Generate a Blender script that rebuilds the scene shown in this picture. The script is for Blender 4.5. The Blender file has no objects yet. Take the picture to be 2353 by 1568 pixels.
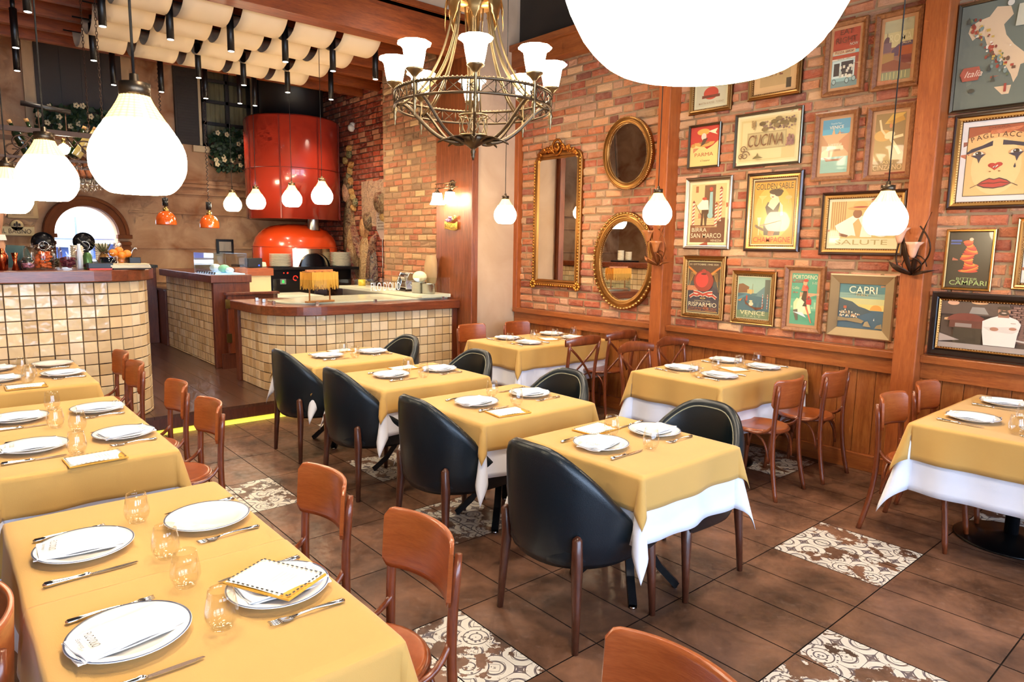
import bpy, math, random
from mathutils import Vector, Matrix
random.seed(7)
PI = math.pi
SC = bpy.context.scene
COL = SC.collection
sin, cos = math.sin, math.cos

# ------------------------------------------------------------------ helpers
def smooth(pr, n=4):
    # Catmull-Rom through a lathe profile
    o = []; L = len(pr)
    for i in range(L-1):
        p0, p1, p2, p3 = pr[max(0, i-1)], pr[i], pr[i+1], pr[min(L-1, i+2)]
        for k in range(n):
            t = k/n; o.append(tuple(.5*(2*p1[j]+(p2[j]-p0[j])*t+(2*p0[j]-5*p1[j]+4*p2[j]-p3[j])*t*t+(3*p1[j]-p0[j]-3*p2[j]+p3[j])*t**3) for j in (0, 1)))
    return o+[pr[-1]]
def interp(x, T):
    for (a, b), (c, d) in zip(T, T[1:]):
        if x <= c: return b+(d-b)*max(0, (x-a))/(c-a)
    return T[-1][1]
def lin(h):
    if isinstance(h, (tuple, list)): return tuple(h[:3])
    h = h.lstrip('#'); o = []
    for i in (0, 2, 4):
        c = int(h[i:i+2], 16)/255
        o.append(c/12.92 if c <= .04045 else ((c+.055)/1.055)**2.4)
    return tuple(o)

class MB:
    def __init__(s): s.v = []; s.f = []; s.m = []; s.s = []; s.c = []
    def add(s, vs, fs, mi=0, sm=False, col=None):
        b = len(s.v); s.v += [tuple(p) for p in vs]
        for f in fs:
            s.f.append([b+i for i in f]); s.m.append(mi); s.s.append(sm); s.c.append(col)
        return s
    def box(s, c, d, rz=0, mi=0, col=None, taper=1.0):
        x, y, z = d[0]/2, d[1]/2, d[2]/2; P = []
        for k, (a, b, e) in enumerate([(-1,-1,-1),(1,-1,-1),(1,1,-1),(-1,1,-1),(-1,-1,1),(1,-1,1),(1,1,1),(-1,1,1)]):
            t = taper if e > 0 else 1
            px, py = a*x*t, b*y*t
            P.append((c[0]+px*cos(rz)-py*sin(rz), c[1]+px*sin(rz)+py*cos(rz), c[2]+e*z))
        return s.add(P, [(3,2,1,0),(4,5,6,7),(0,1,5,4),(1,2,6,5),(2,3,7,6),(3,0,4,7)], mi, False, col)
    def bb(s, x0, x1, y0, y1, z0, z1, mi=0, col=None):
        return s.box(((x0+x1)/2, (y0+y1)/2, (z0+z1)/2), (abs(x1-x0), abs(y1-y0), abs(z1-z0)), 0, mi, col)
    def tube(s, pts, r, n=8, mi=0, closed=False, sm=True, flat=1.0):
        pts = [Vector(p) for p in pts]; N = len(pts)
        R = r if isinstance(r, (list, tuple)) else [r]*N
        ring = []; up = None
        for i, p in enumerate(pts):
            a = pts[(i-1) % N] if (closed or i > 0) else p
            b = pts[(i+1) % N] if (closed or i < N-1) else p
            t = (b-a)
            if t.length < 1e-9: t = Vector((0,0,1))
            t.normalize()
            if up is None:
                up = Vector((0,0,1)) if abs(t.z) < .9 else Vector((1,0,0))
            up = (up - t*up.dot(t))
            if up.length < 1e-6: up = t.orthogonal()
            up.normalize(); w = t.cross(up)
            ring.append([p + (w*cos(2*PI*k/n)*flat + up*sin(2*PI*k/n))*R[i] for k in range(n)])
        vs = [q for g in ring for q in g]; fs = []
        M = N if closed else N-1
        for i in range(M):
            j = (i+1) % N
            for k in range(n):
                l = (k+1) % n
                fs.append((i*n+k, i*n+l, j*n+l, j*n+k))
        if not closed:
            fs.append(tuple(range(n))[::-1]); fs.append(tuple((N-1)*n+k for k in range(n)))
        return s.add(vs, fs, mi, sm)
    def cyl(s, p0, p1, r0, r1=None, n=16, mi=0, sm=True):
        return s.tube([p0, p1], [r0, r0 if r1 is None else r1], n, mi, False, sm)
    def lathe(s, prof, n=24, c=(0,0,0), mi=0, sm=True, sy=1.0, ang=2*PI, wob=None):
        vs = []; fs = []; m = len(prof)
        full = abs(ang-2*PI) < 1e-6; N = n if full else n+1
        for k in range(N):
            a = ang*k/n
            for j, (r, z) in enumerate(prof):
                rr = r*(wob(a, z) if wob else 1)
                vs.append((c[0]+rr*cos(a), c[1]+rr*sin(a)*sy, c[2]+z))
        for k in range(n):
            l = (k+1) % N
            for j in range(m-1):
                a, b, d, e = k*m+j, l*m+j, l*m+j+1, k*m+j+1
                if prof[j][0] < 1e-7: fs.append((a, d, e))
                elif prof[j+1][0] < 1e-7: fs.append((a, b, d))
                else: fs.append((a, b, d, e))
        return s.add(vs, fs, mi, sm)
    def ball(s, c, r, n=12, mi=0, sc=(1,1,1)):
        vs = []; fs = []; m = max(4, n//2)
        for j in range(m+1):
            t = PI*j/m
            for k in range(n):
                a = 2*PI*k/n
                vs.append((c[0]+r*sc[0]*sin(t)*cos(a), c[1]+r*sc[1]*sin(t)*sin(a), c[2]-r*sc[2]*cos(t)))
        for j in range(m):
            for k in range(n):
                l = (k+1) % n
                fs.append((j*n+k, j*n+l, (j+1)*n+l, (j+1)*n+k))
        return s.add(vs, fs, mi, True)
    def surf(s, fn, nu, nv, mi=0, sm=True, cu=False, cv=False):
        U = nu if cu else nu+1; V = nv if cv else nv+1
        vs = [fn(i/nu, j/nv) for i in range(U) for j in range(V)]; fs = []
        for i in range(nu):
            for j in range(nv):
                a, b = i, (i+1) % U; c, d = j, (j+1) % V
                fs.append((a*V+c, b*V+c, b*V+d, a*V+d))
        return s.add(vs, fs, mi, sm)
    def prism(s, poly, z0, z1, mi=0, sm=False):
        n = len(poly)
        vs = [(p[0], p[1], z0) for p in poly]+[(p[0], p[1], z1) for p in poly]
        fs = [tuple(range(n))[::-1], tuple(range(n, 2*n))]+[(i, (i+1) % n, n+(i+1) % n, n+i) for i in range(n)]
        return s.add(vs, fs, mi, sm)
    def xf(s, M, start=0):
        for i in range(start, len(s.v)): s.v[i] = tuple(M @ Vector(s.v[i]))
        return s
    def build(s, name, mats, parent=None, loc=(0,0,0), rot=(0,0,0), bevel=0, solid=0, sub=0, seg=2):
        me = bpy.data.meshes.new(name); me.from_pydata(s.v, [], s.f)
        if not isinstance(mats, (list, tuple)): mats = [mats]
        for m in mats: me.materials.append(m)
        me.polygons.foreach_set('material_index', s.m); me.polygons.foreach_set('use_smooth', s.s)
        if any(c is not None for c in s.c):
            at = me.color_attributes.new('Col', 'FLOAT_COLOR', 'CORNER'); d = []
            for p, c in zip(me.polygons, s.c):
                d += list((c or (1,1,1))[:3])+[1.0] if p.loop_total == 1 else (list((c or (1,1,1))[:3])+[1.0])*p.loop_total
            at.data.foreach_set('color', d)
        me.update()
        o = bpy.data.objects.new(name, me); COL.objects.link(o)
        o.location = loc; o.rotation_euler = rot
        if parent: o.parent = parent
        if solid: m = o.modifiers.new('sol', 'SOLIDIFY'); m.thickness = solid; m.offset = 0
        if bevel:
            m = o.modifiers.new('bev', 'BEVEL'); m.width = bevel; m.segments = seg; m.limit_method = 'ANGLE'; m.angle_limit = .6
        if sub: m = o.modifiers.new('sub', 'SUBSURF'); m.levels = sub; m.render_levels = sub
        return o

def tag(o, label, cat, group=None, kind=None):
    o['label'] = label; o['category'] = cat
    if group: o['group'] = group
    if kind: o['kind'] = kind
    return o
def thing(name, label, cat, loc=(0,0,0), rz=0, group=None):
    o = bpy.data.objects.new(name, None); COL.objects.link(o); o.empty_display_size = .1
    o.location = loc; o.rotation_euler = (0, 0, rz)
    return tag(o, label, cat, group)
def struct(o, label=None):
    o['kind'] = 'structure'
    if label: o['label'] = label
    return o
KIDS = {}
def kids(o): return [c for c in bpy.data.objects if c.parent == o]
def dup(root, loc, rz, label, group=None):
    r = root.copy(); COL.objects.link(r); r.location = loc; r.rotation_euler = (0, 0, rz); r['label'] = label
    if group: r['group'] = group
    if root.name not in KIDS: KIDS[root.name] = [(c, kids(c)) for c in kids(root)]
    for ch, gs in KIDS[root.name]:
        c = ch.copy(); COL.objects.link(c); c.parent = r
        for g in gs:
            d = g.copy(); COL.objects.link(d); d.parent = c
    return r
class Proto:
    """first placement moves the built thing, later ones copy it"""
    def __init__(s, root): s.r = root; s.used = False
    def put(s, loc, rz, label, group=None):
        if not s.used:
            s.used = True; s.r.location = loc; s.r.rotation_euler = (0, 0, rz); s.r['label'] = label
            if group: s.r['group'] = group
            return s.r
        return dup(s.r, loc, rz, label, group)
def arc(c, r, a0, a1, n, z=0): return [(c[0]+r*cos(a0+(a1-a0)*i/n), c[1]+r*sin(a0+(a1-a0)*i/n), z) for i in range(n+1)]
def bez(p0, p1, p2, p3, n=10):
    o = []
    for i in range(n+1):
        t = i/n; a = (1-t)**3; b = 3*t*(1-t)**2; c = 3*t*t*(1-t); d = t**3
        o.append(tuple(a*p0[k]+b*p1[k]+c*p2[k]+d*p3[k] for k in range(3)))
    return o

# ------------------------------------------------------------------ materials
MC = {}
def P(hexc, rough=.5, metal=0, coat=0, emit=None, es=0, trans=0, bump=0, bs=40, ior=1.5, alpha=1, sheen=0):
    key = (str(hexc), rough, metal, coat, emit, es, trans, bump, bs, alpha, sheen)
    if key in MC: return MC[key]
    m = bpy.data.materials.new('mat'); m.use_nodes = True; nt = m.node_tree
    b = nt.nodes['Principled BSDF']; c = lin(hexc)
    b.inputs['Base Color'].default_value = (*c, 1); b.inputs['Roughness'].default_value = rough
    b.inputs['Metallic'].default_value = metal; b.inputs['Coat Weight'].default_value = coat
    b.inputs['Transmission Weight'].default_value = trans; b.inputs['IOR'].default_value = ior
    b.inputs['Alpha'].default_value = alpha; b.inputs['Sheen Weight'].default_value = sheen
    if emit: b.inputs['Emission Color'].default_value = (*lin(emit), 1); b.inputs['Emission Strength'].default_value = es
    if bump:
        t = nt.nodes.new('ShaderNodeTexCoord'); n = nt.nodes.new('ShaderNodeTexNoise'); n.inputs['Scale'].default_value = bs
        u = nt.nodes.new('ShaderNodeBump'); u.inputs['Strength'].default_value = bump; u.inputs['Distance'].default_value = .01
        nt.links.new(t.outputs['Object'], n.inputs['Vector']); nt.links.new(n.outputs['Fac'], u.inputs['Height']); nt.links.new(u.outputs[0], b.inputs['Normal'])
    MC[key] = m; return m
class NT:
    def __init__(s, name):
        s.m = bpy.data.materials.new(name); s.m.use_nodes = True; s.t = s.m.node_tree; s.b = s.t.nodes['Principled BSDF']
    def n(s, typ, ins=None, **kw):
        x = s.t.nodes.new('ShaderNode'+typ)
        for k, v in kw.items(): setattr(x, k, v)
        for k, v in (ins or {}).items():
            if isinstance(v, bpy.types.NodeSocket): s.t.links.new(v, x.inputs[k])
            else: x.inputs[k].default_value = v
        return x
    def l(s, a, b): s.t.links.new(a, b)
    def ramp(s, fac, stops, mode='LINEAR'):
        r = s.t.nodes.new('ShaderNodeValToRGB'); e = r.color_ramp; e.interpolation = mode
        while len(e.elements) < len(stops): e.elements.new(.5)
        for k, (p, c) in enumerate(stops): e.elements[k].position = p; e.elements[k].color = (*lin(c), 1)
        s.l(fac, r.inputs[0]); return r.outputs[0]
    def mix(s, f, a, b, mode='MIX'):
        x = s.t.nodes.new('ShaderNodeMix'); x.data_type = 'RGBA'; x.blend_type = mode
        for sk, v in ((x.inputs[0], f), (x.inputs[6], a), (x.inputs[7], b)):
            if isinstance(v, bpy.types.NodeSocket): s.l(v, sk)
            elif isinstance(v, (int, float)): sk.default_value = v
            else: sk.default_value = (*lin(v), 1)
        return x.outputs[2]
    def bump(s, h, st=.3, d=.01):
        b = s.n('Bump', {'Height': h, 'Strength': st, 'Distance': d}); s.l(b.outputs[0], s.b.inputs['Normal']); return b
    def obj(s, sc=(1,1,1)):
        t = s.n('TexCoord'); mp = s.n('Mapping', {'Vector': t.outputs['Object'], 'Scale': sc}); return mp.outputs[0]
def wood(name, dark, mid, light, sc=(1,1,1), rough=.35, coat=.3, grain=6, seam=None):
    k = NT(name); v = k.obj(sc)
    n1 = k.n('TexNoise', {'Vector': v, 'Scale': grain, 'Detail': 6, 'Roughness': .6, 'Distortion': .6})
    n2 = k.n('TexNoise', {'Vector': v, 'Scale': grain*7, 'Detail': 3})
    c = k.ramp(n1.outputs['Fac'], [(.28, dark), (.5, mid), (.75, light)])
    c = k.mix(.25, c, k.ramp(n2.outputs['Fac'], [(.35, dark), (.65, light)]))
    k.l(c, k.b.inputs['Base Color']); k.b.inputs['Roughness'].default_value = rough; k.b.inputs['Coat Weight'].default_value = coat
    k.b.inputs['Coat Roughness'].default_value = .2; k.bump(n2.outputs['Fac'], .12, .004); return k.m
W_CHAIR = wood('chair_wood', '58240E', '733417', '8C4824', (6, 6, 1), .3, .5, 4)
W_PANEL = wood('plywood_back', '843C18', '96491F', 'A85A2C', (1.2, 1, 9), .3, .5, 5)
W_DARK = wood('dark_leg_wood', '38180C', '4C2414', '61321F', (8, 8, 1.2), .35, .4, 5)
W_BAR = wood('bar_top_wood', '4A1E0C', '6B2F14', '88431F', (9, 1, 9), .3, .4, 3)
W_BARX = wood('bar_trim_wood', '42190A', '5E2810', '7A3B1B', (9, 9, 1), .35, .3, 3)
W_WAIN = wood('wainscot_wood', '7A3C16', '925020', 'AC6C36', (7, 7, .9), .38, .3, 3)
W_RAIL = wood('rail_wood', '7C3C18', '965022', 'AE6630', (.8, 7, 8), .36, .3, 3)
W_POST = wood('post_wood', '86401A', '9E5020', 'B4642E', (8, 8, .8), .4, .25, 3)
W_BEAM = wood('beam_wood', '64280A', '8A4014', 'A5551F', (8, .8, 8), .45, .15, 3)
W_COL = wood('column_wood', '5A280E', '7E3E18', '96502A', (9, 9, .6), .4, .2, 4)
BRASS = P('A88A4E', .3, 1); GOLD = P('A0703C', .36, 1); GOLDL = P('C49A60', .32, 1); GOLDD = P('6E4A26', .4, 1)
SILV = P('B5AFA5', .3, 1); BRONZE = P('5E5040', .36, .95); ANTIQ = P('8C7A5C', .35, 1)
CHROME = P('D0D0D0', .14, 1); STEEL = P('A9A9A6', .3, 1); BLACK = P('0C0B0B', .4); BLACKM = P('101114', .32, .3)
PORC = P('F4F0E8', .12, 0, .4); LINEN = P('F1EFEF', .85, 0, 0, None, 0, 0, .15, 180); CORD = P('15100C', .6)
def m_glass(name, tint=(1,1,1), rough=0.0):
    k = NT(name); k.b.inputs['Base Color'].default_value = (*tint, 1); k.b.inputs['Roughness'].default_value = rough
    k.b.inputs['Transmission Weight'].default_value = 1; k.b.inputs['IOR'].default_value = 1.45; return k.m
GLASS = m_glass('clear_glass')
def m_thin(name, col, f=.5):
    # thin sheet glass: mostly transparent with a mirror-like sheen
    k = NT(name); t = k.n('BsdfTransparent', {'Color': (*col, 1)}); g = k.n('BsdfGlossy', {'Roughness': .02, 'Color': (1,1,1,1)})
    fr = k.n('LayerWeight', {'Blend': .5}); fp = k.n('Math', {0: fr.outputs['Facing'], 1: 2.4}, operation='POWER'); fa = k.n('Math', {0: k.n('Math', {0: fp.outputs[0], 1: f}, operation='MULTIPLY').outputs[0], 1: .035}, operation='ADD'); mx = k.n('MixShader', {0: fa.outputs[0], 1: t.outputs[0], 2: g.outputs[0]})
    k.l(mx.outputs[0], k.t.nodes['Material Output'].inputs[0]); return k.m
PANE = m_thin('pane_glass', (.93, .97, .94)); TUMBLER = m_thin('tumbler_glass', (.965, .965, .955)); JARG = m_thin('jar_glass', (.86, .86, .83), 1.1)
MIRROR = P('E8E4DA', .01, 1)
def m_cloth(name, c, c2):
    k = NT(name); v = k.obj(); n = k.n('TexNoise', {'Vector': v, 'Scale': 3, 'Detail': 2}); w = k.n('TexNoise', {'Vector': v, 'Scale': 400, 'Detail': 1})
    k.l(k.mix(n.outputs['Fac'], c, c2), k.b.inputs['Base Color']); k.b.inputs['Roughness'].default_value = .8; k.b.inputs['Sheen Weight'].default_value = .15
    k.bump(w.outputs['Fac'], .15, .002); return k.m
YCLOTH = m_cloth('ochre_cloth', 'C0944A', 'CA9E54'); WCLOTH = m_cloth('white_cloth', 'DFE2EE', 'E8EAF4')
def m_leather():
    k = NT('green_leather'); v = k.obj(); n = k.n('TexVoronoi', {'Vector': v, 'Scale': 260}); n2 = k.n('TexNoise', {'Vector': v, 'Scale': 5})
    k.l(k.mix(n2.outputs['Fac'], '051017', '07171F'), k.b.inputs['Base Color']); k.b.inputs['Roughness'].default_value = .34
    k.bump(n.outputs['Distance'], .12, .002); return k.m
LEATHER = m_leather()
def m_brick(name, tint, f):
    k = NT(name); a = k.n('VertexColor', layer_name='Col'); v = k.obj()
    n = k.n('TexNoise', {'Vector': v, 'Scale': 38, 'Detail': 6, 'Roughness': .65}); n2 = k.n('TexNoise', {'Vector': v, 'Scale': 14, 'Detail': 4})
    c = k.mix(k.ramp(n2.outputs['Fac'], [(.45, '000000'), (.72, '909090')]), a.outputs['Color'], tint)
    c = k.mix(k.ramp(n.outputs['Fac'], [(.3, '707070'), (.48, '000000')]), c, '5E3220')
    k.l(c, k.b.inputs['Base Color']); k.b.inputs['Roughness'].default_value = .85
    k.bump(n.outputs['Fac'], .8, f); return k.m
BRICK = m_brick('old_brick', 'D2A68A', .014); BRICKY = m_brick('yellow_brick', 'BE9468', .008)
def m_mortar(name, a, b, bs=25, st=.6, d=.01):
    k = NT(name); v = k.obj(); n = k.n('TexNoise', {'Vector': v, 'Scale': bs, 'Detail': 7}); n2 = k.n('TexNoise', {'Vector': v, 'Scale': 2.2, 'Detail': 5, 'Distortion': .6})
    k.l(k.mix(k.ramp(n2.outputs['Fac'], [(.3, '000000'), (.7, 'FFFFFF')]), a, b), k.b.inputs['Base Color']); k.b.inputs['Roughness'].default_value = .9; k.bump(n.outputs['Fac'], st, d); return k.m
MORTAR = m_mortar('mortar', 'AE9270', '98795A'); PLASTER = m_mortar('aged_plaster', '94603C', 'D0A880', 9, .25, .01)
BEIGE = m_mortar('beige_plaster', 'B99A7C', 'C8AB8E', 14, .15, .006); STONE = m_mortar('carved_stone', 'C2A070', 'D2B284', 20, .3, .006)
TERRA = m_mortar('arch_terracotta', '6A3414', '8A4C22', 8, .3, .01); DARKC = m_mortar('dark_ceiling', '2B2622', '383029', 6, .1, .01)
def m_tile(name, pat):
    k = NT(name); a = k.n('VertexColor', layer_name='Col'); v = k.obj()
    n = k.n('TexNoise', {'Vector': v, 'Scale': 3.2, 'Detail': 7, 'Roughness': .6, 'Distortion': .4}); n2 = k.n('TexNoise', {'Vector': v, 'Scale': 22, 'Detail': 5})
    base = k.mix(k.ramp(n.outputs['Fac'], [(.32, '000000'), (.68, 'FFFFFF')]), '3C2619', '825A42')
    base = k.mix(1, base, a.outputs['Color'], 'MULTIPLY')
    base = k.mix(k.ramp(n2.outputs['Fac'], [(.6, '000000'), (.8, '909090')]), base, '9C7B68')
    if pat:
        s6 = k.n('Mapping', {'Vector': v, 'Scale': (6.74, 6.61, 1), 'Location': (.31, .22, 0)}).outputs[0]
        fr = k.n('VectorMath', {0: s6}, operation='FRACTION'); ce = k.n('VectorMath', {0: fr.outputs[0], 1: (.5, .5, 0)}, operation='SUBTRACT')
        ab = k.n('VectorMath', {0: ce.outputs[0]}, operation='ABSOLUTE'); ln = k.n('VectorMath', {0: k.n('VectorMath', {0: ab.outputs[0], 1: (1,1,0)}, operation='MULTIPLY').outputs[0]}, operation='LENGTH')
        sx = k.n('SeparateXYZ', {0: ab.outputs[0]})
        co = k.n('VectorMath', {0: ab.outputs[0], 1: (.5, .5, 0)}, operation='SUBTRACT'); lc = k.n('VectorMath', {0: k.n('VectorMath', {0: co.outputs[0], 1: (1,1,0)}, operation='MULTIPLY').outputs[0]}, operation='LENGTH')
        def rings(src, f, w):
            x = k.n('Math', {0: src, 1: f}, operation='MULTIPLY'); x = k.n('Math', {0: x.outputs[0]}, operation='SINE'); x = k.n('Math', {0: x.outputs[0]}, operation='ABSOLUTE')
            return k.n('Math', {0: x.outputs[0], 1: w}, operation='LESS_THAN').outputs[0]
        vo = k.n('TexVoronoi', {'Vector': v, 'Scale': 46}); fl = k.n('Math', {0: vo.outputs['Distance'], 1: .28}, operation='LESS_THAN').outputs[0]
        pr = k.n('Math', {0: sx.outputs[0], 1: sx.outputs[1]}, operation='MULTIPLY').outputs[0]
        r1 = rings(ln.outputs[1], 17, .34); r2 = rings(lc.outputs[1], 11, .26); r3 = rings(pr, 42, .17)
        pick = k.n('TexWhiteNoise', {'Vector': k.n('VectorMath', {0: s6}, operation='FLOOR').outputs[0]}, noise_dimensions='3D').outputs['Value']
        m1 = k.n('Math', {0: pick, 1: .55}, operation='GREATER_THAN').outputs[0]
        q1 = k.n('Math', {0: r1, 1: fl}, operation='MAXIMUM').outputs[0]
        q2 = k.n('Math', {0: r2, 1: r3}, operation='MAXIMUM').outputs[0]
        li = k.mix(m1, k.mix(q2, '000000', 'FFFFFF'), k.mix(q1, '000000', 'FFFFFF'))
        w = k.mix(li, 'C9C1B2', k.mix(n2.outputs['Fac'], '343A58', '7A664E'))
        n3 = k.n('TexNoise', {'Vector': v, 'Scale': 5.5, 'Detail': 9, 'Roughness': .66})
        base = k.mix(k.ramp(n3.outputs['Fac'], [(.525, '000000'), (.54, 'FFFFFF')]), w, base)
    k.l(base, k.b.inputs['Base Color']); k.b.inputs['Roughness'].default_value = .34
    k.l(k.ramp(n2.outputs['Fac'], [(.3, '949494'), (.7, 'BCBCBC')]), k.b.inputs['Roughness']); k.bump(n2.outputs['Fac'], .12, .004); return k.m
TILE = m_tile('floor_tile', False); MOSAIC = m_tile('floor_mosaic', True)
def m_glaze():
    k = NT('glazed_wall_tile'); a = k.n('VertexColor', layer_name='Col'); v = k.obj(); n = k.n('TexNoise', {'Vector': v, 'Scale': 9, 'Detail': 2})
    k.l(a.outputs['Color'], k.b.inputs['Base Color']); k.b.inputs['Roughness'].default_value = .16; k.bump(n.outputs['Fac'], .5, .02); return k.m
GLAZE = m_glaze(); GROUT = P('2C1A10', .9)
def m_canvas():
    k = NT('swag_canvas'); v = k.obj(); n = k.n('TexNoise', {'Vector': v, 'Scale': 3, 'Detail': 2})
    k.l(k.mix(n.outputs['Fac'], 'DCC49E', 'E6D2B0'), k.b.inputs['Base Color']); k.b.inputs['Roughness'].default_value = .9; return k.m
CANVAS = m_canvas()
# ------------------------------------------------------------------ the room shell
HW = (PI/2, 0, 0)            # a drawing on a wall that faces -Y
HX = (PI/2, 0, PI/2)         # a drawing on a wall that faces +X
YW = 5.55; ZP = .173
def jit(c, a=.06):
    k = 1+random.uniform(-a, a)*2; return tuple(max(0, min(1, q*k)) for q in lin(c))
# floor of plank tiles with scattered patterned ones
tx, ty, ox, oy = .593, .3025, -1.827, 2.389
fl = MB(); fl.bb(-6.6, 3.6, -3.1, 5.62, -.12, -.004, 1)
mos = [(-1.5, 3.6, 4.19), (-.94, 2.4, 2.99), (-2.1, 1.18, 1.78), (-4.5, 1.18, 1.78), (-3.3, 2.0, 2.6), (-4.5, 2.4, 3.0), (-.94, 4.8, 5.4), (-2.7, 4.9, 5.5), (-3.9, -.6, 0), (-5.7, 2.7, 3.3), (.8, 2.4, 3.0)]
for i in range(-9, 10):
    for j in range(-18, 12):
        x0, y0 = ox+i*tx, oy+j*ty
        if x0 < -6.6 or x0 > 3.5 or y0 < -3.1 or y0 > 5.6: continue
        cx, cy = x0+tx/2, y0+ty/2
        pat = any(abs(cx-m[0]) < tx*.52 and m[1]-.05 < cy < m[2]+.05 for m in mos)
        fl.add([(x0+.003, y0+.003, 0), (x0+tx-.003, y0+.003, 0), (x0+tx-.003, y0+ty-.003, 0), (x0+.003, y0+ty-.003, 0)], [(0,1,2,3)], 2 if pat else 0, False, jit('FFFFFF', .07) if not pat else (.95,.95,.95))
struct(fl.build('floor', [TILE, P('1B120D', .8), MOSAIC]))
pf = MB(); 
for k in range(40):
    y0 = -3+k*.21
    if y0 < 5.3: pf.bb(-12.2, -6.47, y0, y0+.208, ZP-.03, ZP, 0)
pf.bb(-12.2, -6.53, -3, 5.3, 0, ZP-.03, 1); pf.bb(-6.53, -6.47, -3, 4.85, .055, ZP-.03, 1)
struct(pf.build('trim_platform', [wood('platform_wood', '2E1A12', '46291B', '5C3A28', (.7, 7, 4), .3, .3, 4), W_DARK]))
led = MB(); led.bb(-6.529, -6.50, -.9, 4.8, .004, .03); led.bb(-6.5, -6.46, -.9, 4.8, .001, .008)
tag(led.build('led_strip', P('E8D860', .4, 0, 0, 'F0DC48', .8)), 'glowing yellow light strip under the edge of the wooden step', 'light strip')

def brickwall(name, x0, x1, z0, z1, loc, rot, pal, bl=.222, bh=.064, g=.021, mat=BRICK, mort=MORTAR, out=.02, holes=()):
    m = MB(); m.add([(x0, z0, 0), (x1, z0, 0), (x1, z1, 0), (x0, z1, 0)], [(0,1,2,3)], 1)
    z = z0+.01; row = 0
    while z+bh < z1+.02:
        x = x0-(random.random()*.1 + (.5*bl if row % 2 else 0))
        while x < x1:
            L = bl*random.choice([1, 1, 1, .96, 1.03, .52]); a, b = max(x, x0+.002), min(x+L, x1-.002)
            if b-a > .03:
                zz = min(z+bh, z1); d = out*random.uniform(.35, 1); q = .006; jx = lambda: random.uniform(-.0048, .0048)
                c = jit(random.choice(pal), .1)
                P4 = [(a, z), (b, z), (b, zz), (a, zz)]
                sx = [(1,1), (-1,1), (-1,-1), (1,-1)]
                V = [(p[0]+jx(), p[1]+jx(), -.002) for p in P4]+[(p[0]+jx(), p[1]+jx(), d*.6) for p in P4]+[(p[0]+s[0]*(q+abs(jx())*2), p[1]+s[1]*(q+abs(jx())*2), d+jx()) for p, s in zip(P4, sx)]
                F = [(8,9,10,11)]
                for k in range(4):
                    l = (k+1) % 4; F += [(k, l, 4+l, 4+k), (4+k, 4+l, 8+l, 8+k)]
                m.add(V, F, 0, False, c)
            x += L+g
        z += bh+g; row += 1
    return struct(m.build(name, [mat, mort], None, loc, rot))
OLD = ['B46444', 'A6563A', 'BC7850', 'C48C62', 'B2704C', '965844', 'CAA078', 'B86A42', 'B8845E', 'AA6248', 'C09070', 'BE7E56']
YEL = ['A87450', 'B4845C', 'A06A48', 'A86444', '947050', 'B89468', 'A46E4C']
RED = ['8E3219', '9E3A1D', '7C2A18', 'A85030', 'B87A58', '8A3A24']
brickwall('wall_right', -6.36, .25, .97, 3.8, (0, YW, 0), HW, OLD)
w = MB(); w.bb(-6.6, 3.6, YW+.002, YW+.2, 0, 4.7); w.bb(.25, 3.6, YW-.01, YW+.01, .97, 3.8); struct(w.build('wall_right_core', MORTAR))
w = MB(); w.bb(-6.4, 3.6, YW-.03, YW+.01, 4.05, 4.7); struct(w.build('wall_right_upper', DARKC))
n = 0
def trim(mb, mat, bev=.004, nm=None):
    global n; n += 1
    return struct(mb.build(nm or 'trim_%d' % n, mat, None, bevel=bev))
m = MB(); m.bb(-6.4, 3.5, 5.4, YW, 3.79, 4.05); m.bb(-6.4, 3.5, 5.36, 5.4, 3.98, 4.05); trim(m, W_RAIL)
for a, b in ((-6.34, -4.16), (-4.03, -1.91), (-1.757, 3.5)):
    m = MB(); m.bb(a, b, 5.455, YW, .92, .975); m.bb(a, b, 5.485, YW, .80, .92); m.bb(a, b, 5.48, YW, 0, .13); trim(m, W_RAIL)
    m = MB(); x = a
    while x < b-.02:
        xe = min(x+.14, b); m.bb(x+.0015, xe-.0015, 5.515, YW, .13, .80); x = xe
    k = a
    while k < b:
        m.bb(k, min(k+.09, b), 5.492, YW, .13, .80); k += 1.05
    trim(m, W_WAIN, .003)
for a, b in ((-4.165, -4.03), (-1.915, -1.757)):
    m = MB(); m.bb(a, b, 5.37, YW, 0, 3.98); trim(m, W_POST, .008)
m = MB(); m.bb(-6.36, -6.29, 5.47, YW, .97, 3.8); trim(m, W_POST)
# the wall end beside the open kitchen
m = MB(); m.bb(-6.6, -6.36, 4.85, YW+.1, 0, 4.7); struct(m.build('wall_center', BEIGE))
m = MB(); m.bb(-7.02, -6.3, 4.78, 4.85, 0, 4.2); m.bb(-6.32, -6.28, 4.77, 4.86, 0, 4.2); trim(m, W_COL, .006)
brickwall('wall_kitchen', -8.33, -7.0, ZP, 4.35, (0, 4.81, 0), HW, YEL, .2, .062, .018, BRICKY, m_mortar('mortar_y', '96795A', '86694A'), .014)
m = MB(); m.bb(-8.345, -7.0, 4.815, 5.45, ZP, 4.6); struct(m.build('wall_kitchen_core', m_mortar('mortar_z', 'A07C56', '86694A')))
brickwall('wall_mural', -12, -8.34, ZP, 4.35, (0, 5.3, 0), HW, RED, .2, .064, .016, BRICK, m_mortar('mortar_d', '5A3E2C', '4A3022'), .016)
m = MB(); m.bb(-12.2, -8.3, 5.31, 5.45, ZP, 4.6); struct(m.build('wall_mural_core', MORTAR))
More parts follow.
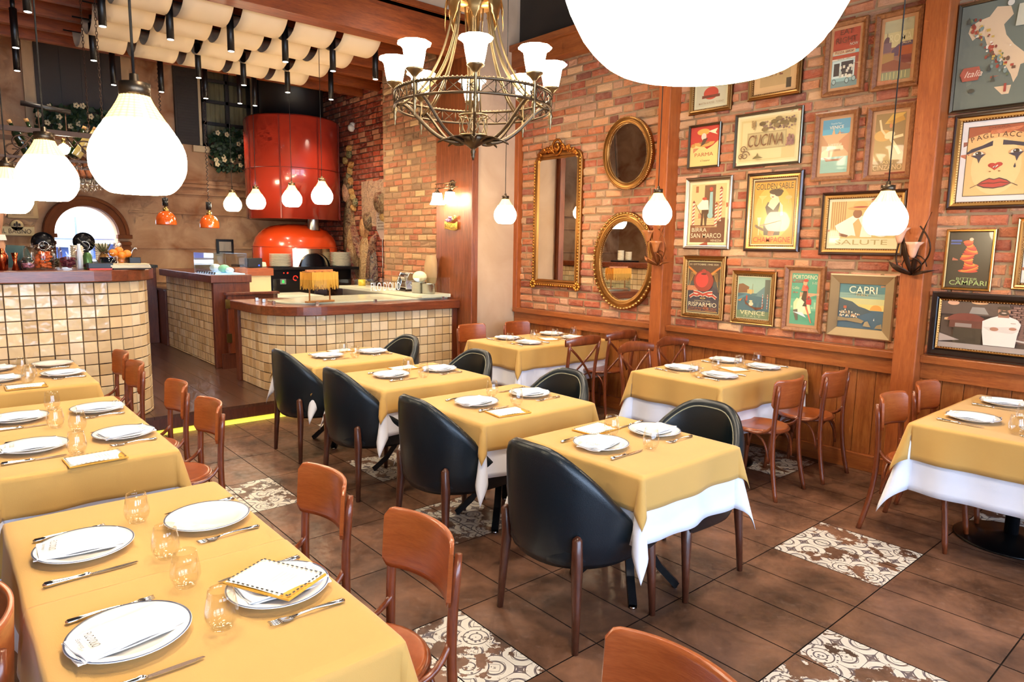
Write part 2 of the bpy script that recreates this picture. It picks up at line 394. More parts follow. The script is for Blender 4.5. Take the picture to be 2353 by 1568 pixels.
# main beam over the kitchen opening, wall above it
m = MB(); m.bb(-6.62, -6.4, -3, 4.78, 3.84, 4.2); m.bb(-6.66, -6.37, -3, 4.78, 4.2, 4.26); trim(m, W_BEAM)
m = MB(); m.bb(-6.6, -6.42, -3, 4.85, 4.26, 4.7); struct(m.build('wall_over_beam', BEIGE))
for k, x in enumerate((-6.98, -7.55, -8.12, -8.69, -9.26, -9.8)):
    m = MB(); m.bb(x-.045, x+.045, -3, 4.78+(.5 if x < -8.34 else 0), 3.98, 4.16); trim(m, W_BEAM)
m = MB(); m.bb(-9.9, -6.4, -3, 5.3, 4.16, 4.2); m.bb(-12.2, -9.9, -3, 5.4, 4.7, 4.75); m.bb(-9.93, -9.9, -3, 5.3, 4.12, 4.75); struct(m.build('ceiling_kitchen', W_BEAM))
m = MB(); m.bb(-6.6, 3.6, -3.1, 5.7, 4.7, 4.8); struct(m.build('ceiling', DARKC))
# back wall with the arched pass-through
bw = MB(); X = -12; cy, r, zs = 1.84, .41, 1.81
def bq(y0, y1, z0, z1): bw.add([(X, y0, z0), (X, y1, z0), (X, y1, z1), (X, y0, z1)], [(0,1,2,3)])
bq(-3, cy-r, 0, 4.7); bq(cy+r, 5.35, 0, 4.7); bq(cy-r, cy+r, 0, 1.25); bq(cy-r, cy+r, 2.4, 4.7)
A = [(cy-r*cos(PI*k/20), zs+r*sin(PI*k/20)) for k in range(21)]
for p, q in zip(A, A[1:]): bw.add([(X, p[0], p[1]), (X, q[0], q[1]), (X, q[0], 2.4), (X, p[0], 2.4)], [(0,1,2,3)]); bw.add([(X, p[0], p[1]), (X, q[0], q[1]), (X-.25, q[0], q[1]), (X-.25, p[0], p[1])], [(0,1,2,3)])
bq2 = [(cy-r), (cy+r)]
for y in bq2: bw.add([(X, y, 1.25), (X, y, zs), (X-.25, y, zs), (X-.25, y, 1.25)], [(0,1,2,3)])
bw.build('wall_back', PLASTER); struct(bpy.data.objects['wall_back'])
m = MB(); m.bb(-12.03, -11.95, .2, 5.3, 2.60, 2.66); m.bb(-12.03, -11.93, .2, 5.3, 2.66, 2.72); m.bb(-12.03, -11.96, -3, 5.3, 2.48, 2.5)
for z in (2.16, 1.6, 1.05): m.bb(-12.03, -11.985, 2.42, 5.3, z, z+.03); m.bb(-12.03, -11.985, -3, 1.25, z, z+.03)
trim(m, PLASTER, .006)
m = MB(); R0, R1 = .415, .56
for k in range(24):
    a, b = PI*k/24, PI*(k+1)/24
    V = [(x, cy-rr*cos(t), zs+rr*sin(t)) for x in (-12.0, -11.9) for rr in (R0, R1) for t in (a, b)]
    m.add(V, [(4,5,7,6), (0,1,5,4), (2,6,7,3)])
    V = [(x, cy-rr*cos(t), zs+rr*sin(t)) for x in (-11.9, -11.87) for rr in (R0+.09, R1-.01) for t in (a, b)]
    m.add(V, [(4,5,7,6), (0,1,5,4), (2,6,7,3)])
for s in (-1, 1):
    y = cy+s*.487
    m.bb(-12, -11.9, y-.075, y+.075, .2, zs-.1); m.bb(-12, -11.86, y-.1, y+.1, zs-.06, zs); m.bb(-12, -11.88, y-.085, y+.085, zs-.16, zs-.11)
trim(m, TERRA, .006)
# bright preparation room behind the arch
m = MB(); WH = P('DDE6F0', .6)
m.add([(-13.8, .3, .2), (-13.8, 3.4, .2), (-13.8, 3.4, 3), (-13.8, .3, 3)], [(0,1,2,3)]); m.add([(-13.8, .3, .2), (-12.26, .3, .2), (-12.26, .3, 3), (-13.8, .3, 3)], [(0,1,2,3)])
m.add([(-13.8, 3.4, .2), (-12.26, 3.4, .2), (-12.26, 3.4, 3), (-13.8, 3.4, 3)], [(0,1,2,3)]); m.add([(-13.8, .3, 3), (-12.26, .3, 3), (-12.26, 3.4, 3), (-13.8, 3.4, 3)], [(0,1,2,3)])
struct(m.build('wall_prep_room', WH))
t = thing('steel_shelf', 'steel shelf with blue boxes glimpsed through the bright arched opening', 'shelf', (-13.3, 1.9, 0))
m = MB(); m.bb(-.2, .2, -.9, .9, 1.72, 1.75); m.bb(-.2, .2, -.9, .9, 1.40, 1.43); m.build('shelf_board', P('7F8FB0', .3, .8), t)
m = MB(); [m.bb(-.2, -.17, y, y+.03, .2, 2.1) for y in (-.9, 0, .87)]; m.build('upright', P('6F80A8', .3, .8), t)
m = MB(); m.bb(-.15, .12, -.5, -.15, 1.43, 1.6); m.bb(-.15, .12, .2, .55, 1.43, 1.66); m.build('storage_box', P('3A62B8', .5), t)
# counters clad with little glazed tiles
TC = ['D9BE92', 'CFB184', 'DEC79E', 'C9A97B', 'D4B78C', 'E0C9A4', 'D7BA90']
def path_len(p): return sum(math.dist(a[:2], b[:2]) for a, b in zip(p, p[1:]))
def along(p, s):
    for a, b in zip(p, p[1:]):
        L = math.dist(a[:2], b[:2])
        if s <= L or b is p[-1]:
            t = s/L; tx_, ty_ = (b[0]-a[0])/L, (b[1]-a[1])/L
            return (a[0]+(b[0]-a[0])*t, a[1]+(b[1]-a[1])*t, ty_, -tx_)   # point, outward normal to the right of travel
        s -= L
def tiles(path, z0, z1, ts, parent):
    m = MB(); L = path_len(path); c = max(1, round(L/ts)); w = L/c; g = .0025
    s = 0
    nseg = 40
    for k in range(c):
        a, b = along(path, k*w+g), along(path, (k+1)*w-g)
        z = z1
        while z > z0+.012:
            zb = max(z-ts+2*g, z0+g); d = .007+random.uniform(0, .0015); e = .004; col = jit(random.choice(TC), .05)
            mx = ((a[0]+b[0])/2, (a[1]+b[1])/2)
            def pt(p, zz, o): 
                return (p[0]+p[2]*o, p[1]+p[3]*o, zz)
            def sh(p, o): return (p[0]+(mx[0]-p[0])*o, p[1]+(mx[1]-p[1])*o, p[2], p[3])
            A2, B2 = sh(a, .07), sh(b, .07)
            V = [pt(a, zb, 0), pt(b, zb, 0), pt(b, z-g, 0), pt(a, z-g, 0), pt(A2, zb+e, d), pt(B2, zb+e, d), pt(B2, z-g-e, d), pt(A2, z-g-e, d)]
            m.add(V, [(4,5,6,7), (0,1,5,4), (1,2,6,5), (2,3,7,6), (3,0,4,7)], 0, False, col)
            z = zb-g-g+g
        s += w
    return m.build('tile_cladding', GLAZE, parent)
def slab(path, inner, z0, z1, off, mat, name, parent, bev=.008):
    """worktop: follows the path outside by off, closed along the inner line"""
    L = path_len(path); N = 60; out = []
    for k in range(N+1):
        p = along(path, L*k/N); q = (p[0]+p[2]*off, p[1]+p[3]*off)
        if not out or math.dist(out[-1], q) > .02: out.append(q)
    return MB().prism(out+inner, z0, z1).build(name, mat, parent, bevel=bev)
# bar
p1 = [(-6.46, -2.9, 0), (-6.46, 1.0, 0)]+[(q[0], q[1], 0) for q in arc((-6.96, 1.0), .5, 0, PI/2, 12)][1:]+[(-9.6, 1.5, 0)]
t = thing('bar_counter', 'long curved bar front clad in cream square tiles at the left', 'counter', (0, 0, 0))
MB().prism([(q[0]-.0, q[1]) for q in p1]+[(-9.6, 1.1), (-7.3, 1.1), (-7.2, .9), (-7.2, -2.9)], ZP, 1.37).build('carcass', GROUT, t)
tiles(p1, ZP, 1.372, .1, t)
tag(slab(p1, [(-9.6, 1.05), (-7.3, 1.05), (-7.22, .9), (-7.22, -2.9)], 1.376, 1.472, .065, W_BAR, 'bar_worktop', None), 'thick dark wooden top of the curved tiled bar', 'worktop')
# open kitchen counter
p2 = [(-7.66, 2.6, 0), (-7.08, 2.6, 0)]+[(q[0], q[1], 0) for q in arc((-7.08, 3.1), .5, -PI/2, 0, 12)][1:]+[(-6.58, 4.775, 0)]
t = thing('kitchen_counter', 'rounded counter front clad in cream square tiles beside the wooden column', 'counter', (0, 0, 0))
MB().prism([(q[0], q[1]) for q in p2]+[(-7.25, 4.775), (-7.25, 3.3), (-7.66, 3.0)], ZP, .98).build('carcass', GROUT, t)
tiles(p2, ZP, .98, .105, t)
MB().bb(-7.77, -7.66, 2.56, 2.7, ZP, .98).build('end_post', W_BARX, t, bevel=.004)
MB().bb(-6.66, -6.56, 4.7, 4.775, ZP, .98).build('end_post', W_BARX, t, bevel=.004)
p2b = [(-7.79, 2.6, 0)]+p2[1:]
tag(slab(p2b, [(-7.3, 4.775), (-7.3, 3.35), (-7.79, 3.1)], .982, 1.08, .075, W_BAR, 'kitchen_worktop', None), 'dark wooden top with rounded corner on the kitchen counter', 'worktop')
p2c = [(-7.35, 2.78, 0), (-7.08, 2.78, 0)]+[(q[0], q[1], 0) for q in arc((-7.08, 3.1), .32, -PI/2, 0, 10)][1:]+[(-6.76, 4.77, 0)]
tag(slab(p2c, [(-7.6, 4.77), (-7.6, 3.35), (-7.35, 3.0)], 1.081, 1.1, 0, P('D8CDB8', .2, 0, .3, None, 0, 0, .05, 12), 'marble_slab', None, .003), 'pale marble work surface set on the wooden kitchen counter top', 'worktop')
t = thing('sneeze_guard', 'low frameless glass screen with white lettering on the kitchen counter', 'glass screen', (0, 0, 0))
def gpane(pa, pb, z0, z1, name='glass_panel'):
    m = MB(); dx, dy = pb[0]-pa[0], pb[1]-pa[1]; L = math.hypot(dx, dy); nx, ny = dy/L*.004, -dx/L*.004
    m.add([(pa[0]-nx, pa[1]-ny, z0), (pb[0]-nx, pb[1]-ny, z0), (pb[0]+nx, pb[1]+ny, z0), (pa[0]+nx, pa[1]+ny, z0), (pa[0]-nx, pa[1]-ny, z1), (pb[0]-nx, pb[1]-ny, z1), (pb[0]+nx, pb[1]+ny, z1), (pa[0]+nx, pa[1]+ny, z1)], [(0,1,5,4), (1,2,6,5), (2,3,7,6), (3,0,4,7), (4,5,6,7)])
    return m.build(name, PANE, t)
gpane((-6.62, 3.0), (-6.62, 4.70), 1.085, 1.345); gpane((-7.5, 2.70), (-6.95, 2.70), 1.085, 1.18)
gpane((-6.95, 2.70), (-6.62, 3.0), 1.085, 1.345)
for q in ((-6.62, 3.02), (-6.62, 3.7), (-6.62, 4.6), (-6.96, 2.7), (-7.25, 2.7), (-7.45, 2.7)):
    MB().box((q[0], q[1], 1.1), (.03, .03, .04)).build('clamp', CHROME, t)
# low tiled wall deeper in the kitchen
p3 = [(-10.89, 2.64, 0), (-8.68, 2.64, 0)]
t = thing('half_wall', 'pale tiled half wall with dark wooden end panel deep in the kitchen', 'half wall', (0, 0, 0))
MB().bb(-10.89, -8.68, 2.64, 3.0, ZP, 1.22).build('carcass', GROUT, t); tiles(p3, ZP, 1.22, .105, t)
MB().bb(-8.68, -8.6, 2.6, 3.04, ZP, 1.225).build('end_panel', W_BARX, t, bevel=.004)
MB().bb(-11.0, -8.58, 2.57, 3.06, 1.225, 1.32).build('top_board', W_BARX, t, bevel=.005)
t = thing('swing_door', 'low dark wooden swing door with brass hinges between the counters', 'door', (-8.5, 2.72, 0))
MB().bb(-.03, .03, 0, .62, .36, 1.08).build('door_panel', W_BARX, t, bevel=.003)
for z in (.5, .92): MB().bb(.03, .045, -.03, .03, z, z+.11).build('hinge', BRASS, t)
MB().bb(-.05, .05, -.02, .64, 1.08, 1.11).build('top_rail', W_BARX, t, bevel=.003)
MB().bb(-.02, .02, -.08, .7, ZP, .36).build('kick_board', W_DARK, t)
t = thing('wooden_cabinet', 'dark wooden cabinet end standing left of the pale tiled half wall', 'cabinet', (-11.2, 2.75, ZP))
MB().bb(-.28, .28, -.14, .3, 0, .82).build('body', W_BARX, t, bevel=.004); MB().bb(-.3, .3, -.16, .32, .82, .85).build('top', W_DARK, t)
t = thing('service_counter', 'cream service counter with reddish wooden top left of the pizza oven', 'counter', (-9.6, 3.32, ZP))
MB().bb(-.3, .3, -.2, .26, 0, 1.1).build('body', P('D2BC8E', .5), t); MB().bb(-.33, .33, -.23, .29, 1.1, 1.2).build('top', W_PANEL, t, bevel=.004)
t = thing('prep_table', 'pale work table with round basin behind the half wall', 'table', (-9.2, 3.2, ZP)); MB().bb(-.35, .45, -.12, .9, .8, .84).build('top', P('E8E2D2', .3), t)
m = MB(); [m.bb(x, x+.04, y, y+.04, 0, .8) for x in (-.3, .38) for y in (-.1, .8)]; m.build('legs', STEEL, t)
# side kitchen bench along the brick wall
t = thing('side_worktop', 'white marble side bench along the yellow brick wall', 'worktop', (-7.9, 4.5, ZP))
MB().bb(-.9, 1.22, -.15, .26, .93, .97).build('top', P('E6DCC6', .25), t, bevel=.004); MB().bb(-.85, .6, -.12, .25, 0, .93).build('cabinet_body', STEEL, t)
# dining room shell behind the camera: brick wall and tall windows
m = MB(); m.bb(-6.6, 3.6, -3.1, -3.0, 0, 4.7); struct(m.build('wall_left', m_mortar('pale_brick', 'B49678', '9A7A5C', 20)))
m = MB(); m.bb(-12.2, -6.6, -3.1, -3.0, 0, 4.7); struct(m.build('wall_left_kitchen', PLASTER))
m = MB(); m.bb(3.5, 3.7, -3.1, 5.6, 0, .5); m.bb(3.5, 3.7, -3.1, 5.6, 3.4, 4.7)
for y in (-3.1, -.4, 2.3, 5.0): m.bb(3.5, 3.7, y, y+.6, .5, 3.4)
struct(m.build('wall_front', m_mortar('front_plaster', '8A7460', '9A826C')))
for k, y in enumerate((-2.5, .2, 2.9)):
    m = MB(); m.bb(3.58, 3.62, y, y+2.1, .5, .56); m.bb(3.58, 3.62, y, y+2.1, 3.34, 3.4); m.bb(3.58, 3.62, y, y+.06, .5, 3.4); m.bb(3.58, 3.62, y+2.04, y+2.1, .5, 3.4); m.bb(3.58, 3.62, y+1.02, y+1.08, .5, 3.4); m.bb(3.58, 3.62, y, y+2.1, 2.4, 2.46)
    struct(m.build('window_%d' % (k+1), BLACK))
m = MB()
m = MB(); m.bb(-11.99, -11.93, 1.34, 2.42, 3.3, 4.6)
for k in range(4): m.bb(-11.93, -11.92, 1.38+k*.26, 1.38+k*.26+.22, 3.36, 4.55)
struct(m.build('window_4', P('3A3128', .6)))
m = MB(); m.bb(-11.99, -11.95, 1.2, 1.34, 3.1, 4.6); m.bb(-11.99, -11.95, 2.42, 2.56, 3.1, 4.6); m.bb(-11.99, -11.9, 1.15, 2.6, 3.2, 3.28); trim(m, P('C9A880', .8))
t = MB(); t.bb(-11.99, -11.93, 3.15, 3.5, 3.28, 4.6)
for k in range(28): t.bb(-11.93, -11.922, 3.18, 3.47, 3.32+k*.045, 3.35+k*.045)
struct(t.build('window_5_shutter', P('33291F', .6)))
fr = MB(); 
for y in (3.56, 3.93, 4.28): fr.bb(-11.97, -11.92, y, y+.06, 3.27, 4.6)
for z in (3.27, 3.62, 3.97, 4.3): fr.bb(-11.97, -11.92, 3.56, 4.34, z, z+.05)
w5 = struct(fr.build('window_5', P('2A211B', .5))); MB().bb(-11.96, -11.95, 3.6, 4.3, 3.3, 4.6).build('pane', PANE, w5)
cu = MB(); cu.surf(lambda u, v: (-11.98+.012*sin(u*60), 3.58+.74*u, 3.3+1.25*v), 60, 2); cu.build('curtain', P('9C8566', .9), w5, solid=.002)
m = MB(); m.bb(-11.99, -11.9, 3.39, 4.4, 3.17, 3.27); m.bb(-11.99, -11.95, 3.51, 3.55, 3.28, 4.6); m.bb(-11.99, -11.95, 4.34, 4.38, 3.28, 4.6); trim(m, P('D8BC92', .8))
m = MB(); m.bb(-11.99, -11.93, 4.4, 5.28, 3.9, 4.65); struct(m.build('window_6', P('221C18', .6)))
# ------------------------------------------------------------------ seats
TZ = smooth([(-.30, .888), (-.262, .885), (-.24, .868), (-.2, .822), (-.1, .705), (0, .588), (.1, .500), (.15, .468), (.2, .448), (.3, .43)], 6)
def make_tub():
    t = thing('tub_chair', '', 'chair', (0,0,0))
    W, D = .268, .285
    def plan(u, grow=0):
        # u 0..1 from the right front end round the back to the left front end
        s = 2*u-1; a = abs(s); sg = 1 if s > 0 else -1
        if a < .62:
            th = a/.62*PI/2; x = (W+grow)*sin(th)**.9; y = -(D+grow)*cos(th)**.95+.02
        else:
            q = (a-.62)/.38; x = (W+grow)-.012*q*q; y = .02+.23*q
        return sg*x, y
    def topz(u):
        a = abs(2*u-1); y = plan(u)[1]
        return interp(y, TZ)
    def sh(u, v):
        # v goes round the thick padded section: outer up, over, inner down
        x, y = plan(u); zt = topz(u); zb = .345
        th = .026; n = Vector((x, y-.05, 0)).normalized()
        if v < .45:
            q = v/.45; z = zb+(zt-th-zb)*q; o = th
            lean = .035*q
        elif v < .55:
            q = (v-.45)/.10*PI; z = zt-th+th*sin(q); o = th*cos(q); lean = .035
        else:
            q = 1-(v-.55)/.45; z = zb+(zt-th-zb)*q; o = -th; lean = .035*q
        o -= .022*max(0, 1-(z-zb)/.12)**2 if v < .45 else 0
        bulge = .010*sin(min(1, max(0, (z-zb)/.5))*PI)
        if v < .45: o += bulge
        return (x+n.x*(o+lean*.6), y+n.y*(o+lean), z)
    m = MB().surf(sh, 44, 30, 0, True, False, True)
    for u in (0.0, 1.0):
        c = [sh(u, k/30) for k in range(30)]; m.add(c, [tuple(range(30))], 0, False)
    # the two front end caps of the shell
    m.build('shell', LEATHER, t)
    # welt along the top edge
    pts = [Vector(sh(k/44, .5))+Vector((0,0,.001)) for k in range(45)]
    MB().tube([sh(k/44, .56) for k in range(45)], .0035, 5).build('piping', P('8E8C74', .4), t)
    def seat(u, v):
        a = 2*PI*u; rx, ry = .255, .295
        e = lambda s, p: math.copysign(abs(s)**p, s)
        prof = [(0, .475), (.6, .48), (.9, .472), (1, .44), (1, .39), (.96, .36), (.6, .355), (0, .355)]
        i = min(int(v*7), 6); q = v*7-i; r0, z0 = prof[i]; r1, z1 = prof[i+1]; rr = r0+(r1-r0)*q; z = z0+(z1-z0)*q
        return (rx*rr*e(cos(a), .62), ry*rr*e(sin(a), .62)+.015, z)
    MB().surf(seat, 32, 21, 0, True, True).build('seat', LEATHER, t)
    for sx in (-1, 1):
        for sy in (-1, 1):
            m = MB()
            if sy < 0: pts = [(sx*.25, -.245, 0), (sx*.24, -.235, .2), (sx*.228, -.225, .38), (sx*.232, -.232, .50), (sx*.232, -.226, .515)]; R = [.015, .02, .026, .022, .008]
            else: pts = [(sx*.262, .265, 0), (sx*.25, .26, .2), (sx*.238, .25, .365), (sx*.236, .245, .385)]; R = [.015, .021, .029, .02]
            m.tube(pts, R, 10); m.build('leg', W_DARK, t)
    return t
def make_bistro():
    t = thing('bistro_chair', '', 'chair', (0,0,0))
    def panel(u, v):
        # curved plywood back, thickness loop on v
        a = (u-.5)*1.5; R = .27; th = .007
        if v < .4: q = v/.4; o = -th; z = .635+.205*q
        elif v < .5: o = -th+2*th*((v-.4)/.1); z = .84
        elif v < .9: q = (v-.5)/.4; o = th; z = .84-.205*q
        else: o = th-2*th*((v-.9)/.1); z = .635
        # round the corners of the panel
        e = min(u, 1-u)/.07; k = max(0, 1-e)**2*.028
        zc = .7375; z = zc+(z-zc)*(1-k/.1)
        rec = .22*(z-.635)*.5
        return ((R+o)*sin(a)*1.05, -.235+.27*.92-(R+o)*cos(a)*.92-rec*.6-.02, z)
    m = MB().surf(panel, 24, 30, 0, True, False, True)
    for u in (0.0, 1.0): m.add([panel(u, k/30) for k in range(30)], [tuple(range(30))], 0)
    m.build('backrest', W_PANEL, t)
    for s in (-1, 1):
        MB().tube(bez((s*.205, -.275, 0), (s*.19, -.225, .2), (s*.17, -.185, .42), (s*.183, -.235, .80), 14), [.015]*2+[.0165]*12+[.011], 9).build('leg', W_CHAIR, t)
        MB().tube(bez((s*.19, .2, 0), (s*.175, .18, .2), (s*.165, .165, .3), (s*.155, .15, .45), 8), [.012]+[.0165]*8, 9).build('leg', W_CHAIR, t)
        MB().tube(bez((s*.172, -.215, .53), (s*.19, -.16, .44), (s*.2, -.1, .445), (s*.19, .0, .45), 8), .011, 7).build('arm_brace', W_CHAIR, t)
    m = MB(); m.lathe([(0, .447), (.19, .447), (.2, .455), (.198, .468), (.185, .47), (.16, .463), (0, .46)], 36, (0, -.005, 0), 0, True, 1.0); m.build('seat', W_PANEL, t)
    MB().tube([(.2*cos(a), -.005+.2*sin(a), .452) for a in [2*PI*k/32 for k in range(32)]], .012, 6, 0, True).build('seat_ring', W_CHAIR, t)
    L4 = [(-.18, -.2), (.18, -.2), (.165, .17), (-.165, .17)]
    for k in range(4):
        a, b = L4[k], L4[(k+1) % 4]; m = MB()
        mx = ((a[0]+b[0])/2, (a[1]+b[1])/2)
        for p, q in ((a, b), (b, a)):
            i = (p[0]*.9, p[1]*.9)
            m.tube(bez((i[0], i[1], .24), (i[0]+(q[0]-p[0])*.04, i[1]+(q[1]-p[1])*.04, .36), (i[0]+(q[0]-p[0])*.12, i[1]+(q[1]-p[1])*.12, .43), (i[0]+(mx[0]-p[0])*.85, i[1]+(mx[1]-p[1])*.85, .442), 8), .009, 6)
        m.build('bentwood_brace', W_CHAIR, t)
    return t
def make_cross():
    t = thing('crossback_chair', '', 'chair', (0,0,0))
    for s in (-1, 1):
        MB().tube(bez((s*.205, -.26, 0), (s*.19, -.2, .25), (s*.18, -.19, .45), (s*.2, -.265, .84), 14), .0165, 9).build('leg', W_CHAIR, t)
        MB().tube(bez((s*.19, .2, 0), (s*.18, .18, .2), (s*.17, .17, .3), (s*.16, .155, .45), 8), .016, 9).build('leg', W_CHAIR, t)
    def rail(u, v):
        a = 2*PI*v; x = (u-.5)*.47; y = -.30+.06*(2*u-1)**2+.011*cos(a); w = .035+.012*cos((u-.5)*3); 
        return (x, y, .862+.02*cos((u-.5)*PI)-.02+w*sin(a))
    m = MB(); m.surf(rail, 20, 12, 0, True, False, True)
    for u in (0.0, 1.0): m.add([rail(u, k/12) for k in range(12)], [tuple(range(12))])
    m.build('top_rail', W_CHAIR, t)
    for s in (-1, 1):
        MB().tube(bez((s*.19, -.25, .80), (s*.05, -.27, .68), (-s*.05, -.235, .6), (-s*.165, -.195, .47), 12), .0125, 7, flat=.45).build('cross_slat', W_CHAIR, t)
    m = MB(); m.lathe([(0, .447), (.19, .447), (.203, .455), (.2, .47), (.18, .47), (0, .464)], 32); m.build('seat', W_CHAIR, t)
    for k, (a, b) in enumerate((((-.18, -.2), (-.165, .17)), ((.18, -.2), (.165, .17)), ((-.165, .17), (.165, .17)))):
        m = MB()
        for p, q in ((a, b), (b, a)):
            m.tube(bez((p[0]*.92, p[1]*.92, .24), (p[0]*.92, p[1]*.92, .36), (p[0]+(q[0]-p[0])*.15, p[1]+(q[1]-p[1])*.15, .43), (p[0]*.9+(q[0]-p[0])*.4, p[1]*.9+(q[1]-p[1])*.4, .442), 8), .009, 6)
        m.build('bentwood_brace', W_CHAIR, t)
    return t
TUB, BIS, CRO = Proto(make_tub()), Proto(make_bistro()), Proto(make_cross())
g = 'dark green leather tub chairs'
GT = ['nearest green-chair table', 'second green-chair table', 'third green-chair table', 'farthest green-chair table']
TX = [(-2.11, 2.605, .72, .71), (-3.19, 2.67, .7, .84), (-4.27, 2.68, .7, .86), (-5.35, 2.68, .7, .86)]
for k, (x, y) in enumerate([(-2.08, 2.2), (-3.14, 2.27), (-4.21, 2.31), (-5.21, 2.34)]):
    TUB.put((x, y, 0), 0, 'dark green leather tub chair seen from behind at the '+GT[k], g)
for k, (x, y) in enumerate([(-2.05, 2.95), (-3.22, 3.02), (-4.29, 3.06), (-5.38, 3.08)]):
    TUB.put((x, y, 0), PI, 'dark green leather tub chair facing us across the '+GT[k], g)
g = 'curved back bistro chairs'
WB = [('at bottom centre, only its rounded top edge in the frame', -.77, .93, PI), ('right of the lamp-lit table with the striped menu', -1.73, .90, PI), ('right of the lamp-lit table, behind the larger chair back', -2.36, .87, PI),
      ('right of the second left-hand table, nearer of its pair', -3.87, .90, PI), ('right of the second left-hand table, farther of its pair', -4.52, .90, PI),
      ('by the tiled bar, farthest left-hand table, nearer of its pair', -5.45, .86, PI), ('by the tiled bar, farthest left-hand table, farther of its pair', -6.05, .88, PI),
      ('at the bottom left corner, only its edge showing', -1.98, -.18, PI)]
for a, x, y, r in WB: BIS.put((x, y, 0), r, 'curved back bistro chair '+a, g)
for a, x, y, r in [('with reddish seat, left of the pair at the poster-wall table', -2.46, 4.5, PI/2), ('against the panelling, right of the pair at the poster-wall table', -2.42, 5.12, PI/2),
                   ('at the left side of the rightmost table, nearer one', -1.36, 4.5, -PI/2), ('against the panelling at the rightmost table, farther one', -1.37, 5.12, -PI/2),
                   ('beside the beige wall, at the mirror-side corner table', -5.86, 4.62, -PI/2), ('against the panelling, at the mirror-side corner table', -5.8, 5.25, -PI/2)]:
    BIS.put((x, y, 0), r, 'curved back bistro chair '+a, g)
g = 'cross back wooden chairs'
for a, x, y, r in [('dark, left of the two under the oval mirrors', -4.58, 4.62, PI/2), ('dark, right of the two under the oval mirrors', -4.66, 5.26, PI/2),
                   ('reddish, in front of the wooden post', -3.48, 4.64, -PI/2), ('reddish, against the panelling right of the wooden post', -3.52, 5.22, -PI/2)]:
    CRO.put((x, y, 0), r, 'cross back wooden chair, '+a, g)

# ------------------------------------------------------------------ tables and cloths
def make_table(w, d, kind):
    t = thing('dining_table', '', 'table')
    MB().box((0, 0, .728), (w-.01, d-.01, .024)).build('tabletop', P('4A2A18', .5), t, bevel=.004)
    if kind == 'cross':
        MB().cyl((0, 0, .28), (0, 0, .71), .028).build('column', BLACKM, t)
        for k in range(4):
            a = PI/4+k*PI/2; pts = [(cos(a)*q[0], sin(a)*q[0], q[1]) for q in ((.02, .50), (.03, .42), (.06, .33), (.11, .22), (.18, .11), (.26, .03), (.28, .012))]
            m = MB()
            for p, q in zip(pts, pts[1:]):
                nx, ny = -sin(a)*.02, cos(a)*.02
                V = []
                for e in (p, q):
                    for s in (-1, 1):
                        for h in (-.016, .016): V.append((e[0]+nx*s+cos(a)*h*.6, e[1]+ny*s+sin(a)*h*.6, e[2]+h))
                m.add(V, [(0,2,6,4), (1,5,7,3), (0,4,5,1), (2,3,7,6)])
            l = m.build('leg', BLACKM, t)
            MB().cyl((cos(a)*.27, sin(a)*.27, 0), (cos(a)*.27, sin(a)*.27, .012), .016).build('foot_glide', CHROME, l)
    else:
        MB().cyl((0, 0, .03), (0, 0, .71), .037, n=20).build('column', BLACKM, t)
        MB().lathe([(0, 0), (.29, 0), (.295, .006), (.28, .014), (.1, .026), (.04, .05), (0, .05)], 40).build('base', P('08080A', .3, .4), t)
    MB().box((0, 0, .705), (w*.55, .06, .02)).box((0, 0, .705), (.06, d*.55, .02)).build('support_plate', BLACKM, t)
    return t
def cloth(w, d, over, z, mat, name, loc, label, cat, group, seed=0, low=0, hang=None, out0=0):
    """cloth over a w x d table: hangs 'over' on each side, the corners fall in folded points"""
    rnd = random.Random(seed); ph = [rnd.uniform(0, 6) for _ in range(6)]
    hx = over if hang is None else None
    oL, oR, oF, oB = hang or (over,)*4
    def ex(t, h, a, b):   # t in -a..  signed position on the flat cloth
        return (t-h) if t > h else ((t+h) if t < -h else 0)
    X0, X1, Y0, Y1 = -w/2-oL, w/2+oR, -d/2-oF, d/2+oB
    def ax(n, a, b, h):
        # denser near edges
        s = set([a, b, -h, h]); 
        k = 0
        while k <= n: s.add(a+(b-a)*k/n); k += 1
        for e in (-h, h):
            for q in (-.012, .012, -.03, .03): s.add(e+q)
        return sorted(s)
    xs, ys = ax(44, X0, X1, w/2), ax(44, Y0, Y1, d/2)
    def fold(x, y):
        a, b = ex(x, w/2, 0, 0), ex(y, d/2, 0, 0); px = max(-w/2, min(w/2, x)); py = max(-d/2, min(d/2, y))
        if a == 0 and b == 0: return (x, y, z+.0008*sin(x*9+ph[0])*sin(y*7+ph[1]))
        r = math.hypot(a, b); R = .014
        out = (r if r < R else R+(r-R)*.05)+out0*min(1, r/R)
        dz = 0 if r < 1e-6 else (r*r/(2*R) if r < R else R/2+(r-R)*.985)
        th = math.atan2(abs(b), abs(a)); cor = sin(2*th)
        wav = (.012*sin((x*2 if a == 0 else y*2)*6+ph[2]) + .008*sin((x if a == 0 else y)*23+ph[3]))*min(1, r/.25)
        bu = .23*r*cor; out2 = out+bu+wav*(1-cor); dz = dz if r < R else math.sqrt(max(0, dz*dz-bu*bu))
        ux, uy = (a/r, b/r)
        ux2, uy2 = (ux, uy)
        return (px+ux2*out2, py+uy2*out2, z-dz)
    vs = [fold(x, y) for x in xs for y in ys]; m = len(ys); fs = [(i*m+j, (i+1)*m+j, (i+1)*m+j+1, i*m+j+1) for i in range(len(xs)-1) for j in range(m-1)]
    o = MB().add(vs, fs, 0, True).build(name, mat, None, loc, solid=.0022)
    return tag(o, label, cat, group)
CT, DT = Proto(make_table(.7, .8, 'cross')), Proto(make_table(.74, 1.22, 'disc'))
PLC = []
